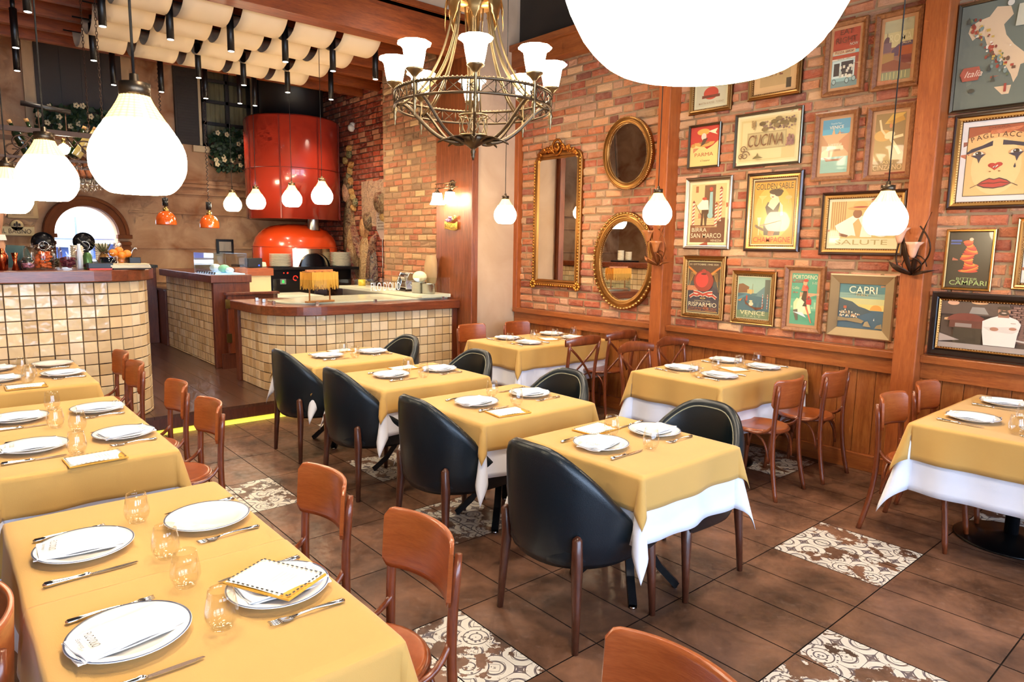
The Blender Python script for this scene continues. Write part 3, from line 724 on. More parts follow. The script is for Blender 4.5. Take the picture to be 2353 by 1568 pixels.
for k, (x, y, w, d) in enumerate(TX):
    CT.put((x, y, 0), 0, 'clothed square table on black curved legs, the '+GT[k], 'square tables on black curved legs').scale = (w/.7-.01, d/.8-.01, 1)
    CTs = bpy.data.objects
    cloth(w, d, .32, .744, WCLOTH, 'tablecloth', (x, y, 0), 'white under-cloth hanging from the '+GT[k], 'tablecloth', 'white under-cloths', k)
    cloth(w+.012, d+.012, .165, .750, YCLOTH, 'table_overlay', (x, y, 0), 'ochre yellow top cloth on the '+GT[k], 'tablecloth', 'ochre top cloths', k, out0=.011)
RT = [('middle poster-wall table', -3.0, 4.83, .76, 1.22), ('mirror-side corner table', -5.18, 4.83, .76, 1.22), ('rightmost poster-wall table', -.97, 4.83, .76, 1.22)]
for k, (a, x, y, w, d) in enumerate(RT):
    DT.put((x, y, 0), 0, 'long clothed table on a black disc base, the '+a, 'long tables along the poster wall')
    cloth(w, d, .40, .744, WCLOTH, 'tablecloth', (x, y, 0), 'white under-cloth hanging from the '+a, 'tablecloth', 'white under-cloths', k+5, hang=(.40, .40, .40, .012))
    cloth(w+.012, d+.012, .22, .750, YCLOTH, 'table_overlay', (x, y, 0), 'ochre yellow top cloth on the '+a, 'tablecloth', 'ochre top cloths', k+5, out0=.011, hang=(.22, .22, .22, .012))
WTN = ['nearest left-hand table', 'second left-hand table', 'third left-hand table', 'fourth left-hand table', 'fifth left-hand table', 'farthest left-hand table']
WX = [-1.71, -2.42, -3.69, -4.41, -5.56, -6.1]
for k, x in enumerate(WX):
    w, d = .7 if k < 4 else .54, .64; y = .47
    CT.put((x, y, 0), 0, 'clothed square table on black curved legs, the '+WTN[k], 'square tables on black curved legs').scale = (w/.7-.01, d/.8-.01, 1)
    inner = .05
    hang = (.33, inner, .36, .36) if k % 2 else (inner, .33, .36, .36)
    cloth(w, d, .36, .744, WCLOTH, 'tablecloth', (x, y, 0), 'white under-cloth hanging from the '+WTN[k], 'tablecloth', 'white under-cloths', k+11, hang=hang)
    hy = (.20, .004, .20, .20) if k % 2 else (.02, .18, .20, .20)
    cloth(w+.012, d+.012, .2, .750 if k % 2 else .754, YCLOTH, 'table_overlay', (x, y, 0), 'ochre yellow top cloth on the '+WTN[k], 'tablecloth', 'ochre top cloths', k+11, hang=hy, out0=.011)

# ------------------------------------------------------------------ table ware
def txt(s, w=None, h=None, cx=0, cy=0, bold=False, shear=0):
    """flat letters as (verts, faces) scaled into a w x h box centred on cx, cy"""
    c = bpy.data.curves.new('t', 'FONT'); c.body = s; c.size = 1; c.resolution_u = 3; c.shear = shear
    if bold: c.offset = .004
    o = bpy.data.objects.new('t', c); me = bpy.data.meshes.new_from_object(o)
    V = [tuple(v.co) for v in me.vertices]; F = [tuple(p.vertices) for p in me.polygons]
    bpy.data.objects.remove(o); bpy.data.curves.remove(c); bpy.data.meshes.remove(me)
    if not V: return [], []
    xa, xb = min(v[0] for v in V), max(v[0] for v in V); ya, yb = min(v[1] for v in V), max(v[1] for v in V)
    sx = (w/(xb-xa)) if w else None; sy = (h/(yb-ya)) if h else None
    sx = sx or sy; sy = sy or sx
    return [(cx+(v[0]-(xa+xb)/2)*sx, cy+(v[1]-(ya+yb)/2)*sy, 0) for v in V], F
def make_plate():
    t = thing('dinner_plate', '', 'plate')
    MB().lathe([(0, .004), (.075, .004), (.082, 0), (.088, .002), (.1, .010), (.134, .019), (.137, .0215), (.134, .0225), (.1, .0145), (.085, .008), (0, .007)], 48).build('dish', PORC, t)
    MB().lathe([(.1315, .0222), (.1355, .0228), (.1355, .0232), (.1315, .0227)], 48).build('rim_band', P('4A5470', .3), t)
    return t
def make_napkin():
    m = MB()
    def lay(z, w, d, dx, tw):
        def f(u, v):
            x = (u-.5)*w; y = (v-.5)*d; zz = z+.003*sin(u*7+tw)+.0015*sin(v*9+tw*2)
            c, s = cos(tw*.06), sin(tw*.06); return (x*c-y*s+dx, x*s+y*c, zz)
        m.surf(f, 12, 8)
        m.surf(lambda u, v: tuple(a+b for a, b in zip(f(u, v), (0, 0, .0035))), 12, 8)
        for q in range(12):
            for vv in (0, 1):
                A, B = f(q/12, vv), f((q+1)/12, vv); m.add([A, B, (B[0], B[1], B[2]+.0035), (A[0], A[1], A[2]+.0035)], [(0,1,2,3)])
        for q in range(8):
            for uu in (0, 1):
                A, B = f(uu, q/8), f(uu, (q+1)/8); m.add([A, B, (B[0], B[1], B[2]+.0035), (A[0], A[1], A[2]+.0035)], [(0,1,2,3)])
    lay(.012, .125, .235, 0, .3); lay(.018, .118, .225, .004, 1.6); lay(.0235, .115, .22, -.002, 2.2)
    V, F = txt("FILO D'OLIO", .075, .019, 0, -.070); m.add([(v[0]-.002, v[1], .0318) for v in V], F, 1)
    V, F = txt("Experience", .05, .012, 0, -.095, shear=.4); m.add([(v[0]-.002, v[1], .0318) for v in V], F, 1)
    return tag(m.build('napkin', [LINEN, P('3A3432', .6)]), '', 'napkin')
def make_knife():
    t = thing('table_knife', '', 'knife')
    m = MB(); prof = [(-.006, .0), (.006, .002), (.0085, .03), (.009, .07), (.0075, .1), (.002, .122), (-.004, .118), (-.006, .09)]
    m.prism(prof, .002, .0036); m.build('blade', CHROME, t)
    m = MB(); m.tube([(0, -.118, .006), (0, -.112, .006), (0, -.09, .006), (0, -.05, .005), (0, -.02, .004), (0, -.012, .005), (0, -.004, .004), (0, .004, .003)], [.004, .009, .0085, .0065, .0055, .0075, .0055, .003], 10, flat=1.0); m.build('handle', CHROME, t)
    return t
def make_fork():
    m = MB()
    m.tube([(0, -.1, .0035), (0, -.094, .004), (0, -.06, .006), (0, -.02, .009), (0, .02, .007), (0, .04, .004)], [.004, .0075, .0055, .0035, .003, .0035], 8, flat=1.2)
    m.surf(lambda u, v: ((u-.5)*.024*(.45+.55*min(1, v*2.2)), .035+.035*v, .0045-.003*sin(v*PI)+abs(u-.5)*.003), 6, 6)
    for k in range(4):
        x = (k-1.5)*.0068; m.tube([(x, .068, .0045), (x, .085, .0035), (x*.95, .102, .0065)], [.0022, .002, .001], 6)
    return tag(m.build('dinner_fork', CHROME), '', 'fork')
def make_glass():
    m = MB(); m.lathe([(0, .0), (.020, .0), (.026, .003), (.036, .02), (.0405, .036), (.0395, .055), (.034, .085), (.0305, .104), (.0295, .104), (.033, .085), (.0385, .055), (.0392, .036), (.034, .02), (.02, .0085), (0, .0075)], 40)
    return tag(m.build('water_glass', TUMBLER), '', 'glass')
def make_menu():
    t = thing('menu_card', '', 'menu card')
    MB().box((0, 0, .003), (.155, .225, .006)).build('backing_board', P('D69A2A', .5), t, bevel=.001)
    m = MB(); m.surf(lambda u, v: ((u-.5)*.148, (v-.5)*.215, .0068+.003*sin(v*4)*u), 6, 10)
    nb = 0
    for k in range(13):
        for (x, y, a, b) in ((-.069, -.1+k*.0165, .006, .009), (.069, -.1+k*.0165, .006, .009)):
            m.add([(x-a/2, y-b/2, .0108), (x+a/2, y-b/2+.003, .0108), (x+a/2, y+b/2+.003, .0108), (x-a/2, y+b/2, .0108)], [(0,1,2,3)], 1)
    for k in range(9):
        for y in (-.104, .104):
            x = -.062+k*.0155; m.add([(x-.0045, y-.003, .0108), (x+.0045, y-.003, .0108), (x+.0065, y+.003, .0108), (x-.0025, y+.003, .0108)], [(0,1,2,3)], 1)
    for k in range(5): m.add([(-.03, .05-k*.012, .0108), (.03-.008*(k % 3), .05-k*.012, .0108), (.03-.008*(k % 3), .0515-k*.012, .0108), (-.03, .0515-k*.012, .0108)], [(0,1,2,3)], 2)
    m.build('paper', [P('F6F1E4', .7), P('1A2230', .6), P('B8A898', .7)], t); return t
PL, NA, KN, FO, GL, ME = [Proto(f()) for f in (make_plate, make_napkin, make_knife, make_fork, make_glass, make_menu)]
def setting(px, py, rz, z, where, nap=True, jx=0):
    """rz: diner faces +Y when 0"""
    def at(dx, dy): return (px+dx*cos(rz)-dy*sin(rz), py+dx*sin(rz)+dy*cos(rz), z)
    r = random.uniform
    PL.put(at(0, 0), rz, 'white dinner plate with thin rim line, '+where, 'white dinner plates')
    if nap: NA.put((*at(r(-.01, .01), -.01)[:2], z), rz+r(-.25, .25), 'folded white napkin on the plate, '+where, 'folded white napkins')
    KN.put(at(.175+jx, r(-.02, .0)), rz+r(-.05, .05), 'silver table knife right of the plate, '+where, 'table knives')
    FO.put(at(-.165, r(-.02, .01)), rz+r(-.07, .07), 'silver fork lying left of the plate, '+where, 'forks')
def glass(x, y, z, where): GL.put((x, y, z), random.uniform(0, 6), 'clear stemless water glass, '+where, 'water glasses')
for k, (x, y, w, d) in enumerate(TX):
    z = .7535; n = GT[k]; ny = [2.425, 2.49, 2.53, 2.54][k]; fy = [2.83, 2.92, 2.95, 2.96][k]
    setting(x-.03, ny, 0, z, 'near side of the '+n); setting(x-.02, fy, PI, z, 'far side of the '+n)
    glass(x-.13+(.0), (ny+fy)/2-.01, z, 'far left of the two on the '+n); glass(x+.15, (ny+fy)/2-.045, z, 'nearer right of the two on the '+n)
    if k in (0, 2, 3): ME.put((x-.25, y+(.03 if k == 0 else .10), z), .08, 'striped border menu card on yellow board, left edge of the '+n, 'menu cards')
    else: ME.put((x+.26, y-.17, z), -.12, 'striped border menu card on yellow board, right edge of the '+n, 'menu cards')
for (a, x, y, w, d) in RT:
    z = .7535
    for i, (yy, s) in enumerate(((4.56, 'nearer'), (5.2, 'wall-end'))):
        setting(x-.19, yy, -PI/2, z, '%s left seat of the %s' % (s, a)); setting(x+.18, yy-.04, PI/2, z, '%s right seat of the %s' % (s, a))
    for gx, gy, s in ((.06, 4.38, 'frontmost'), (.01, 4.75, 'second'), (.05, 5.02, 'third'), (.05, 5.3, 'rearmost')): glass(x+gx, gy, z, '%s on the %s' % (s, a))
    ME.put((x+.07, 4.9, z), 1.2, 'striped border menu card on yellow board, middle of the '+a, 'menu cards')
for k, x in enumerate(WX):
    z = .7535 if k % 2 else .7575; n = WTN[k]
    px = [-1.75, -2.375, -3.705, -4.38, -5.69, -6.2][k]
    setting(px, .30, 0, z, 'left side of the '+n, True, .02)
    setting(px, .665, PI, z, 'right side of the '+n, k != 1 and k != 5, -.03)
    g2 = [((-1.93, .475, 'farther one'), (-1.655, .485, 'nearer one')), ((-2.51, .475, 'farther one'), (-2.16, .48, 'nearer one')), ((-3.93, .505, 'farther one'), (-3.50, .44, 'nearer one')), ((-4.55, .47, 'farther one'), (-4.09, .43, 'nearer one')), ((-5.62, .47, 'farther one'), (-5.46, .44, 'nearer one')), ((-6.04, .46, 'only one'),)][k]
    for gx, gy, s in g2: glass(gx, gy, z, '%s on the %s' % (s, n))
ME.put((-1.755, .66, .788), -1.1, 'striped border menu card on yellow board, lying across a plate on the '+WTN[0], 'menu cards')
ME.put((-3.37, .49, .7575), 0.05, 'striped border menu card on yellow board, front edge of the '+WTN[2], 'menu cards')
ME.put((-5.35, .42, .7575), 0.0, 'striped border menu card on yellow board, front edge of the '+WTN[4], 'menu cards')
# ------------------------------------------------------------------ lamps, ceiling swags
def m_lamp(name, col, st, lat=0, base='F2E6C8', lo=.35):
    k = NT(name); k.b.inputs['Base Color'].default_value = (*lin(base), 1); k.b.inputs['Roughness'].default_value = .25
    k.b.inputs['Emission Color'].default_value = (*lin(col), 1); k.b.inputs['Emission Strength'].default_value = st
    if lat:
        t = k.n('TexCoord'); s = k.n('SeparateXYZ', {0: t.outputs['Object']})
        a = k.n('Math', {0: s.outputs[1], 1: s.outputs[0]}, operation='ARCTAN2')
        w1 = k.n('Math', {0: k.n('Math', {0: a.outputs[0], 1: 12.0}, operation='MULTIPLY').outputs[0]}, operation='SINE')
        w2 = k.n('Math', {0: k.n('Math', {0: s.outputs[2], 1: lat}, operation='MULTIPLY').outputs[0]}, operation='SINE')
        q = k.n('Math', {0: w1.outputs[0], 1: w2.outputs[0]}, operation='MULTIPLY')
        q = k.n('Math', {0: k.n('Math', {0: q.outputs[0]}, operation='ABSOLUTE').outputs[0], 1: .45}, operation='POWER')
        q = k.n('Math', {0: k.n('Math', {0: q.outputs[0], 1: 1-lo}, operation='MULTIPLY').outputs[0], 1: lo}, operation='ADD')
        q = k.n('Math', {0: q.outputs[0], 1: st}, operation='MULTIPLY'); k.l(q.outputs[0], k.b.inputs['Emission Strength'])
    return k.m
SHADE = m_lamp('lit_woven_glass', 'FFEBC4', 42, 330, 'F2E6C8', .6); NECK = m_lamp('woven_glass_neck', 'FFD07A', 2.6, 420, 'E8C080', .3)
WHITE_SH = m_lamp('lit_frosted_glass', 'FFE9C4', 22)
D = .235
def make_pendant(d, H, cord):
    t = thing('pendant_lamp', '', 'lamp')
    pr = [(.0, 0), (.24, 0), (.33, .02), (.42, .10), (.485, .22), (.5, .34), (.485, .45), (.43, .56), (.36, .66), (.32, .715)]
    pr2 = [(.32, .715), (.28, .77), (.21, .87), (.165, .95), (.15, 1.0)]
    h = d*1.12; wob = lambda a, z: 1+.006*sin(a*24)*sin(z*330)
    MB().lathe(smooth([(r*d, (z-.45)*h) for r, z in pr]), 72, wob=wob).build('glass_shade', SHADE, t)
    MB().lathe(smooth([(r*d, (z-.45)*h) for r, z in pr2]), 72, wob=wob).build('shade_neck', NECK, t)
    z = .55*h
    MB().lathe([(0, z-.012), (.16*d, z-.012), (.165*d, z+.1*d), (.14*d, z+.105*d), (.05*d, z+.11*d), (.045*d, z+.2*d), (0, z+.2*d)], 24).build('metal_cap', ANTIQ if H < 3 else BRONZE, t)
    MB().cyl((0, 0, z+.19*d), (0, 0, cord), .0035, n=6).build('cord', CORD, t)
    return t
for k, (x, y, z, lab) in enumerate([(-2.07, .449, 1.956, 'large in view at upper left, above the lamp-lit tables'), (-3.58, .417, 1.998, 'half in front of the hanging glass rack'), (-4.84, .374, 1.977, 'cut by the left edge below the glass rack'),
        (-5.52, 4.63, 2.073, 'in front of the beige wall, left of the tall mirror'), (-3.50, 4.56, 2.030, 'hanging in front of the wooden post and lower oval mirror'), (-1.634, 4.284, 1.934, 'hanging in front of the lady in hat poster'), (-.345, .50, 1.978, 'huge and close, cut by the top edge of the picture'),
        (-9.763, 3.258, 2.265, 'leftmost of the four over the kitchen'), (-8.877, 3.258, 2.265, 'second from left of the four over the kitchen'), (-8.10, 3.41, 2.276, 'third from left of the four over the kitchen'), (-7.285, 3.418, 2.276, 'rightmost of the four over the kitchen')]):
    if k == 0: PEN = Proto(make_pendant(D, 3.5, 4.69-1.956))
    if k == 7: PEN = Proto(make_pendant(D, 2, 3.98-2.265)); 
    PEN.put((x, y, z), 0, 'glowing woven glass pendant lamp '+lab, 'woven glass pendant lamps')
# orange heat lamps on coiled cords
def make_heat():
    t = thing('heat_lamp', '', 'lamp')
    OR = P('D85A1C', .12, 0, .6)
    MB().lathe(smooth([(.12, 0), (.12, .04), (.112, .09), (.085, .14), (.05, .165), (.02, .17), (0, .17)]), 32).build('shade', OR, t, solid=.004)
    MB().cyl((0, 0, .16), (0, 0, .21), .034, n=20).cyl((0, 0, .2), (0, 0, .24), .014, n=12).build('fitting', BRASS, t)
    MB().cyl((0, 0, .24), (0, 0, .34), .034, n=20).build('socket', BLACK, t)
    n = 260; MB().tube([(.010*cos(k*.8), .010*sin(k*.8), .34+k*1.7/n) for k in range(n+1)], .004, 4).build('coiled_cord', P('2A1C12', .5), t)
    return t
HEA = Proto(make_heat())
HEA.put((-9.6, 2.36, 1.93), 0, 'orange heat lamp on a coiled cord, left of the two', 'orange heat lamps'); HEA.put((-9.6, 2.89, 1.905), 0, 'orange heat lamp on a coiled cord, right of the two', 'orange heat lamps')
# tube spots
def make_spot():
    t = thing('tube_spotlight', '', 'spotlight')
    MB().cyl((0, 0, 0), (0, 0, .36), .032, n=16).build('housing', BLACK, t)
    MB().cyl((0, 0, -.001), (0, 0, -.004), .027, n=16).build('lens', P('FFFFFF', .5, 0, 0, 'FFF2DC', 9), t)
    MB().cyl((0, 0, .36), (0, 0, .44), .02, n=10).build('stem', BLACK, t)
    return t
SPO = Proto(make_spot())
nm = ['front row by the beam', 'middle row', 'back row near the window wall']
for r, (x, ys) in enumerate(((-7.0, (.77, 1.3, 1.84, 2.38, 2.92, 3.44, 3.95)), (-8.35, (.8, 1.45, 2.47, 2.97, 3.50, 4.07)), (-9.45, (.9, 1.83, 2.35, 2.87, 3.30, 3.50)))):
    for i, y in enumerate(ys):
        SPO.put((x, y, 3.55), 0, 'black tube spotlight under the ceiling, %s, %s from the left' % (nm[r], ['first', 'second', 'third', 'fourth', 'fifth', 'sixth', 'seventh'][i]), 'black tube spotlights')
# canvas swags, one strip each
for k in range(6):
    y0 = .87+.513*k; w = .43; m = MB(); ns = 4; x0, x1 = -6.68, -9.05
    if k == 0: continue
    def sw(u, v):
        s = u*ns; q = s-int(s) if s < ns else 1; x = x0+(x1-x0)*u; sag = max(0, sin(PI*q))**.62
        return (x+.02*sin(2*PI*q), y0+w*v, 3.975-.215*sag+.004*sin(v*PI))
    m.surf(sw, ns*18, 4)
    o = tag(m.build('ceiling_swag', CANVAS, None, solid=.004), 'cream canvas swag draped in waves below the beams, %s of five strips from the left' % ['', 'first', 'second', 'third', 'fourth', 'last'][k], 'fabric swag', 'cream canvas ceiling swags')
for i in range(5):
    x = -6.68-(2.37)*i/4; tag(MB().cyl((x, 1.3, 3.972), (x, 3.95, 3.972), .008, n=8).build('swag_rod', BLACK), 'thin black rod carrying the canvas swags, %s' % ['nearest the front beam', 'second from the front beam', 'middle one of five', 'fourth from the front beam', 'farthest from the front beam'][i], 'rod', 'swag rods')
    for k in range(1, 6):
        y0 = .87+.513*k
# the chandelier
cx, cy_, R = -3.60, 2.74, .50
t = thing('chandelier', 'large antique brass chandelier with eight glowing white glass shades', 'chandelier', (cx, cy_, 0))
for z in (2.585, 2.665):
    MB().tube([(R*cos(a), R*sin(a), z) for a in [2*PI*k/96 for k in range(96)]], .0085, 8, 0, True).build('ring', BRONZE, t)
m = MB()
for k in range(120):
    a = 2*PI*k/120; m.ball((1.006*R*cos(a), 1.006*R*sin(a), 2.672), .0065, 6)
m.build('bead_row', ANTIQ, t)
m = MB()
for k in range(32):
    a, b = 2*PI*k/32, 2*PI*(k+1)/32; P0 = lambda a, z: (R*cos(a), R*sin(a), z)
    m.cyl(P0(a, 2.585), P0(a, 2.665), .005, n=6)
    if k % 4 != 0: m.cyl(P0(a, 2.585), P0(b, 2.665), .0028, n=5); m.cyl(P0(a, 2.665), P0(b, 2.585), .0028, n=5)
    else:
        c = (a+b)/2
        for j in range(8):
            h = j*PI/4; m.cyl(P0(c, 2.625), P0(c+.07*cos(h), 2.625+.034*sin(h)), .0025, n=5)
m.build('lattice_band', BRONZE, t)
base = math.atan2(-cy_, -cx)   # a shade turned to the doorway side
for k in range(8):
    a = base+.02+k*PI/4; ca, sa = cos(a), sin(a)
    def q(r, z, da=0): return (r*cos(a+da), r*sin(a+da), z)
    arm = MB().tube(bez(q(.49, 2.60), q(.40, 2.66), q(.30, 2.36), q(.09, 2.38), 18), .012, 8, flat=.7)
    ao = arm.build('lower_arm', BRONZE, t)
    up_ = MB()
    for da in (-.03, .03): up_.tube(bez(q(.47, 2.60, da), q(.30, 2.68, da), q(.14, 2.95, da), q(.13, 3.28, da*2), 18), .0065, 7)
    up_.build('upper_arm', P('94805E', .42, .95), t)
    pos = MB(); pos.lathe([(0, 2.47), (.006, 2.48), (.004, 2.50), (.013, 2.52), (.008, 2.54), (.016, 2.555), (.01, 2.575), (.01, 2.66), (.014, 2.67), (.009, 2.69), (.018, 2.70), (.03, 2.715), (.05, 2.73), (.052, 2.738), (0, 2.738)], 20, (R*ca, R*sa, 0))
    pos.build('candle_stem', ANTIQ, t)
    s = MB(); s.lathe([(.046, 2.735), (.05, 2.75), (.06, 2.80), (.068, 2.85), (.082, 2.868), (.096, 2.873), (.098, 2.88), (.088, 2.887), (.064, 2.865)], 48, (R*ca, R*sa, 0), wob=lambda an, z: 1+(.03*sin(an*10) if z > 2.86 else 0))
    s.build('glass_shade', WHITE_SH, t)
    le = MB()
    le.surf(lambda u, v: q(.135+.05*sin(u*PI*.9)+.10*max(0, u-.7), 3.34-.29*u, (v-.5)*(.60*sin(PI*min(1, u+.12))*(1+.12*sin(u*40)))), 16, 4)
    le.build('crown_leaf', GOLDL, t, solid=.004)
    lf = MB(); lf.surf(lambda u, v: q(.03+.20*u, 2.355+.045*sin(u*PI*.8)-.01*u+abs(v-.5)*.02, (v-.5)*.75*sin(PI*min(.98, u*.85+.12))/(1+2.5*u)), 14, 4)
    lf.build('bottom_leaf', BRONZE, t, solid=.004)
m = MB()
for z in (2.42, 2.545): m.tube([(.09*cos(a), .09*sin(a), z) for a in [2*PI*k/36 for k in range(36)]], .007, 6, 0, True)
for k in range(10):
    a = 2*PI*k/10
    for s in (-1, 1): m.tube([(.088*cos(a+s*.28*sin(PI*i/10)), .088*sin(a+s*.28*sin(PI*i/10)), 2.425+.0115*i) for i in range(11)], .003, 5)
m.build('basket', ANTIQ, t)
MB().lathe([(0, 2.425), (.085, 2.42), (.09, 2.40), (.07, 2.375), (.03, 2.35), (.012, 2.335), (.018, 2.32), (.01, 2.305), (.014, 2.295), (.004, 2.27), (0, 2.265)], 28).build('bottom_bowl', BRONZE, t)
m = MB(); 
for k in range(6):
    a = 2*PI*k/6; m.tube([(.05*cos(a), .05*sin(a), 2.54), (.035*cos(a), .035*sin(a), 2.8), (.06*cos(a), .06*sin(a), 3.25)], .0055, 6)
m.build('inner_rod', P('94805E', .42, .95), t)
MB().lathe([(0, 3.20), (.12, 3.21), (.13, 3.25), (.11, 3.28), (.04, 3.30), (.03, 3.42), (0, 3.42)], 32).build('crown_ring', GOLDL, t)
MB().cyl((0, 0, 3.4), (0, 0, 4.7), .01, n=8).build('hanging_rod', BRONZE, t)
# two-light sconce on the wood column
t = thing('wall_sconce', 'brass two-light wall sconce on the wooden column above the grape sign', 'wall lamp', (-6.68, 4.78, .19))
MB().lathe([(0, 0), (.06, 0), (.055, .012), (.03, .02), (0, .022)], 28).xf(Matrix.Translation((0, 0, 2.24)) @ Matrix.Rotation(PI/2, 4, 'X')).build('backplate', BRONZE, t)
m = MB(); m.cyl((-.21, -.10, 2.20), (.24, -.10, 2.20), .007, n=8).cyl((-.21, -.10, 2.255), (.21, -.10, 2.255), .006, n=8).cyl((0, 0, 2.24), (0, -.10, 2.23), .01, n=8)
for k in range(10): m.cyl((-.2+.042*k, -.10, 2.20), (-.18+.042*k, -.10, 2.255), .003, n=5)
m.build('lattice_bar', ANTIQ, t)
for x in (-.14, .12):
    MB().lathe([(0, 2.205), (.01, 2.20), (.012, 2.18), (.03, 2.16), (.055, 2.145), (0, 2.145)], 24, (x, -.12, 0)).build('holder', BRONZE, t)
    MB().lathe([(.052, 2.145), (.058, 2.12), (.066, 2.06), (.085, 2.02), (.088, 2.012)], 28, (x, -.12, 0)).build('glass_shade', WHITE_SH, t)
# lily flower sconces on the posts
def lily(x, lab):
    t = thing('flower_sconce', lab, 'wall lamp', (x, 5.37, 0)); IRON = P('3A2416' if x > -3 else '8A5028', .4, .7)
    MB().box((0, -.012, 1.62), (.03, .02, .10)).build('backplate', IRON, t, bevel=.003)
    for k, (dx, dz, tx_, tz) in enumerate(((-.075, 1.80, -.10, 1.5), (.02, 1.70, .10, 1.52), (.05, 1.92, .16, 1.6))):
        MB().tube(bez((0, -.02, 1.58), (tx_*.6, -.08, tz+.05), (tx_*1.2, -.10, tz+.14), (dx, -.11, dz-.02), 14), .0055, 6).build('stem', IRON, t)
        if k < 2 or x < -3:
            MB().lathe([(.01, 0), (.018, .015), (.03, .06), (.038, .085), (.055, .11)], 20, (dx, -.11, dz-.02), wob=lambda a, z: 1+(.18*sin(a*5) if z > .1 else 0)).build('flower', P('D8A080' if x > -3 else 'B06A38', .4, 0, .3), t, solid=.002)
    for k, (sx, z0) in enumerate(((-.17, 1.66), (.17, 1.60), (-.1, 1.95), (.09, 2.0))):
        MB().surf(lambda u, v: (sx*u*1.0+(v-.5)*.03*sin(PI*min(.99, u+.1)), -.03-.06*sin(u*PI)-.004*abs(v-.5), 1.56+(z0-1.56)*u+(v-.5)*.03*sin(PI*min(.99, u+.1))), 10, 3).build('leaf', IRON, t, solid=.003)
    MB().tube([(.09*cos(a)*(1-a/16), -.03, 1.62+.09*sin(a)*(1-a/16)) for a in [k*.5 for k in range(20)]], .004, 5).build('tendril', IRON, t)
lily(-1.825, 'dark iron lily flower sconce with two pale blossoms on the right post'); lily(-4.06, 'rusty iron lily flower sconce on the left post beside the oval mirror')
# ------------------------------------------------------------------ framed posters and mirrors on the brick wall
class Art:
    """flat printed sheet: shapes in unit coordinates (x 0..1, y 0..1 from the bottom left) layered a hair apart"""
    def __init__(s, w, h, bg): s.w, s.h = w, h; s.m = MB(); s.mats = []; s.k = 0; s.poly([(0,0),(1,0),(1,1),(0,1)], bg)
    def mi(s, c):
        q = lin(c); q = tuple(round(a+(b-a)*.10, 4) for a, b in zip(q, lin('E0C090'))); m = P(q, .3, 0, .35)  # milky glare on the prints is mixed into each colour as warm cream
        if m not in s.mats: s.mats.append(m)
        return s.mats.index(m)
    def poly(s, pts, c):
        s.k += 1; z = s.k*.00012; V = [((x-.5)*s.w, (y-.5)*s.h, z) for x, y in pts]; i = s.mi(c)
        a = sum(V[j][0]*V[(j+1) % len(V)][1]-V[(j+1) % len(V)][0]*V[j][1] for j in range(len(V)))
        s.m.add(V if a > 0 else V[::-1], [tuple(range(len(V)))], i); return s
    def rect(s, x0, y0, x1, y1, c): return s.poly([(x0,y0),(x1,y0),(x1,y1),(x0,y1)], c)
    def ell(s, cx, cy, rx, ry, c, a0=0, a1=2*PI, n=24, rot=0):
        A = s.w/s.h
        return s.poly([(cx+rx*cos(a)*cos(rot)-ry/A*sin(a)*sin(rot)*1, cy+rx*A*cos(a)*sin(rot)+ry*sin(a)*cos(rot)) for a in [a0+(a1-a0)*k/n for k in range(n if abs(a1-a0-2*PI) < 1e-6 else n+1)]], c)
    def line(s, pts, w, c):
        for p, q in zip(pts, pts[1:]):
            dx, dy = (q[0]-p[0])*s.w, (q[1]-p[1])*s.h; L = math.hypot(dx, dy) or 1; nx, ny = -dy/L*w/2/s.w, dx/L*w/2/s.h
            s.poly([(p[0]+nx, p[1]+ny), (p[0]-nx, p[1]-ny), (q[0]-nx, q[1]-ny), (q[0]+nx, q[1]+ny)], c); s.k -= 1
        s.k += 1; return s
    def text(s, t, cx, cy, w, h, c, bold=True, shear=0):
        s.k += 1; V, F = txt(t, w*s.w, h*s.h, (cx-.5)*s.w, (cy-.5)*s.h, bold, shear); s.m.add([(v[0], v[1], s.k*.00012) for v in V], F, s.mi(c)); return s
    def arctext(s, t, cx, cy, r, a0, a1, h, c):
        n = len(t)
        for i, ch in enumerate(t):
            if ch == ' ': continue
            a = a0+(a1-a0)*(i+.5)/n; V, F = txt(ch, None, h*s.h, 0, 0, True); s.k += 1
            s.m.add([((cx-.5)*s.w+r*sin(a)+v[0]*cos(a)+v[1]*sin(a), (cy-.5)*s.h+r*cos(a)-v[0]*sin(a)+v[1]*cos(a), s.k*.00012) for v in V], F, s.mi(c))
        return s
FW = wood('frame_wood', '6A3816', '8A5228', 'A87040', (9, 9, 9), .45, .1, 5)
